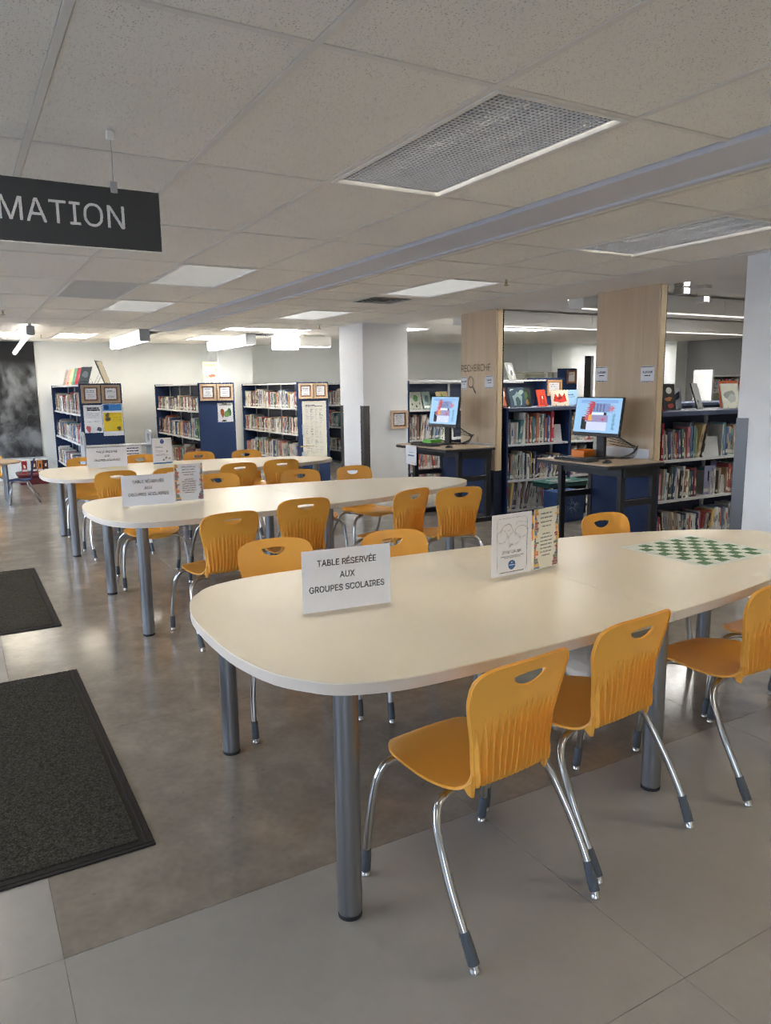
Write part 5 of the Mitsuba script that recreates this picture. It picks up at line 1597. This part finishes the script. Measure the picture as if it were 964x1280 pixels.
# ------------------------------------------------------------------ the low round table by the chalkboard
k = tag(key('round_table'), 'low round brown table with steel legs at the far left edge', 'table')
M = placed(0.33, 12.25)
put(k + '__tabletop', moved(lathe([(0, 0.585), (0.46, 0.585), (0.47, 0.595), (0.46, 0.607), (0, 0.607)], 36), M), 'brown_laminate', smooth=30)
for i in range(4):
    a = math.pi / 4 + i * math.pi / 2
    put(k + '__leg', moved(tube([(0.36 * math.cos(a), 0.36 * math.sin(a), 0.0), (0.34 * math.cos(a), 0.34 * math.sin(a), 0.585)], 0.028, 12), M), 'leg_metal', smooth=40)


def child_chair(x, y, deg, plastic, label):
    k = tag(key('small_chair'), label, 'chair')
    M = placed(x, y, 0, deg)
    s = 0.76
    Sx = np.diag([s, s, s, 1.0])
    for nm, m_ in (('seat', seat_mesh), ('backrest', back_mesh)):
        put(k + '__' + nm, moved(m_, M @ Sx), plastic, smooth=42)
    for sx in (-1, 1):
        for fr in (True, False):
            put(k + '__leg', moved(tube(leg_path(sx, fr), 0.014, 8), M @ Sx), 'chrome', smooth=40)


child_chair(0.80, 12.08, 84, 'blue_plastic', 'small navy blue plastic chair tucked under the low round table')
child_chair(0.42, 12.98, 172, 'yellow_plastic', 'small yellow chair behind the low round table')
child_chair(-0.02, 11.62, -10, 'blue_plastic', 'small blue plastic chair at the left picture edge by the low round table')

k = tag(key('book_bench'), 'low dark red bench under the chalkboard', 'bench')
put(k + '__seat', bx(0.86, 1.40, 14.35, 14.85, 0.13, 0.20, 0.02), 'red_vinyl')
put(k + '__plinth', bx(0.90, 1.36, 14.38, 14.82, 0.0, 0.13, 0.01), 'red_vinyl')
rr_ = random.Random(6)
for i, (x, c, nm) in enumerate(((0.95, (150, 30, 44), 'crimson'), (1.10, (90, 24, 30), 'dark red'), (1.20, (196, 120, 50), 'orange'), (1.29, (60, 30, 34), 'maroon'))):
    kb = tag(key('bin_book'), f'{nm} book standing on the low red bench under the chalkboard', 'book')
    v, f, cc = book_mesh(0.08, 0.16, 0.21, np.array(lin(*c)), rr_)
    m = trimesh.Trimesh(v, f, process=False)
    m.apply_translation((x, 14.45, 0.20))
    scene[kb] = mikit.ply(m, 'book_cloth', False, color=cc)


# ------------------------------------------------------------------ the books, those that show as things of their own
def blockers():
    V, F, n = [], [], 0
    for kk, d in scene.items():
        if d.get('type') != 'ply' or 'acrylic' in str(d.get('bsdf')):
            continue
        v, f = meshkit.WRITTEN[d['filename']][:2]
        v = np.asarray(v, float)
        if 'to_world' in d:
            m = np.array(d['to_world'].matrix, float)
            v = v @ m[:3, :3].T + m[:3, 3]
        V.append(v)
        F.append(np.asarray(f) + n)
        n += len(v)
    return trimesh.Trimesh(np.vstack(V), np.vstack(F), process=False)


wall_ = trimesh.ray.ray_pyembree.RayMeshIntersector(blockers())
inside = [b for b in BOOKS if b['seen']]
tips = np.array([q for b in inside for q in b['eye']])
eye_ = np.array([0.0, 0.0, EYE])
ray_d = tips - eye_
far_ = np.linalg.norm(ray_d, axis=1)
hit_at, hit_ray, _ = wall_.intersects_location(np.tile(eye_, (len(tips), 1)), ray_d / far_[:, None], multiple_hits=False)
clear = np.ones(len(tips), bool)
clear[hit_ray] = np.linalg.norm(hit_at - eye_, axis=1) > far_[hit_ray] - 0.02
for b, c in zip(inside, clear.reshape(-1, 3)):
    b['shows'] = int(c.sum())
single = sorted([b for b in inside if b['shows']], key=lambda b: -b['size'] * (0.5 + b['shows']))[:285]
ORD = ['leftmost', 'second', 'third', 'fourth', 'fifth', 'sixth', 'seventh', 'eighth', 'ninth', 'tenth', 'eleventh', 'twelfth', 'thirteenth', 'fourteenth', 'fifteenth', 'sixteenth']
kinds = {}
for b in sorted(single, key=lambda b: b['p'][0]):
    kinds.setdefault((b['color'], b['where']), []).append(b)
for (cn, where), bs in kinds.items():
    for i, b in enumerate(bs):
        if len(bs) == 1:
            lb = f'the one {cn} book on the {where}'
        elif i == 0:
            lb = f'leftmost {cn} book on the {where}'
        elif i == len(bs) - 1:
            lb = f'rightmost {cn} book on the {where}'
        else:
            lb = f'{ORD[i]} {cn} book from the left, {where}'
        k = tag(key('book'), lb, 'book', f'books on the {where}')
        solo(k, trimesh.Trimesh(b['v'], b['f'], process=False), 'book_cloth', color=b['k'])
ids = {id(b) for b in single}
rest = [b for b in BOOKS if id(b) not in ids]
off = np.cumsum([0] + [len(b['v']) for b in rest])
k = key('shelved_book')
scene[k] = mikit.ply(trimesh.Trimesh(np.vstack([b['v'] for b in rest]), np.vstack([b['f'] + o for b, o in zip(rest, off)]), process=False), 'book_cloth', False, color=np.vstack([b['k'] for b in rest]))
labels[k] = {'kind': 'stuff', 'category': 'books', 'label': 'the many smaller books filling the rest of the bookcase shelves'}
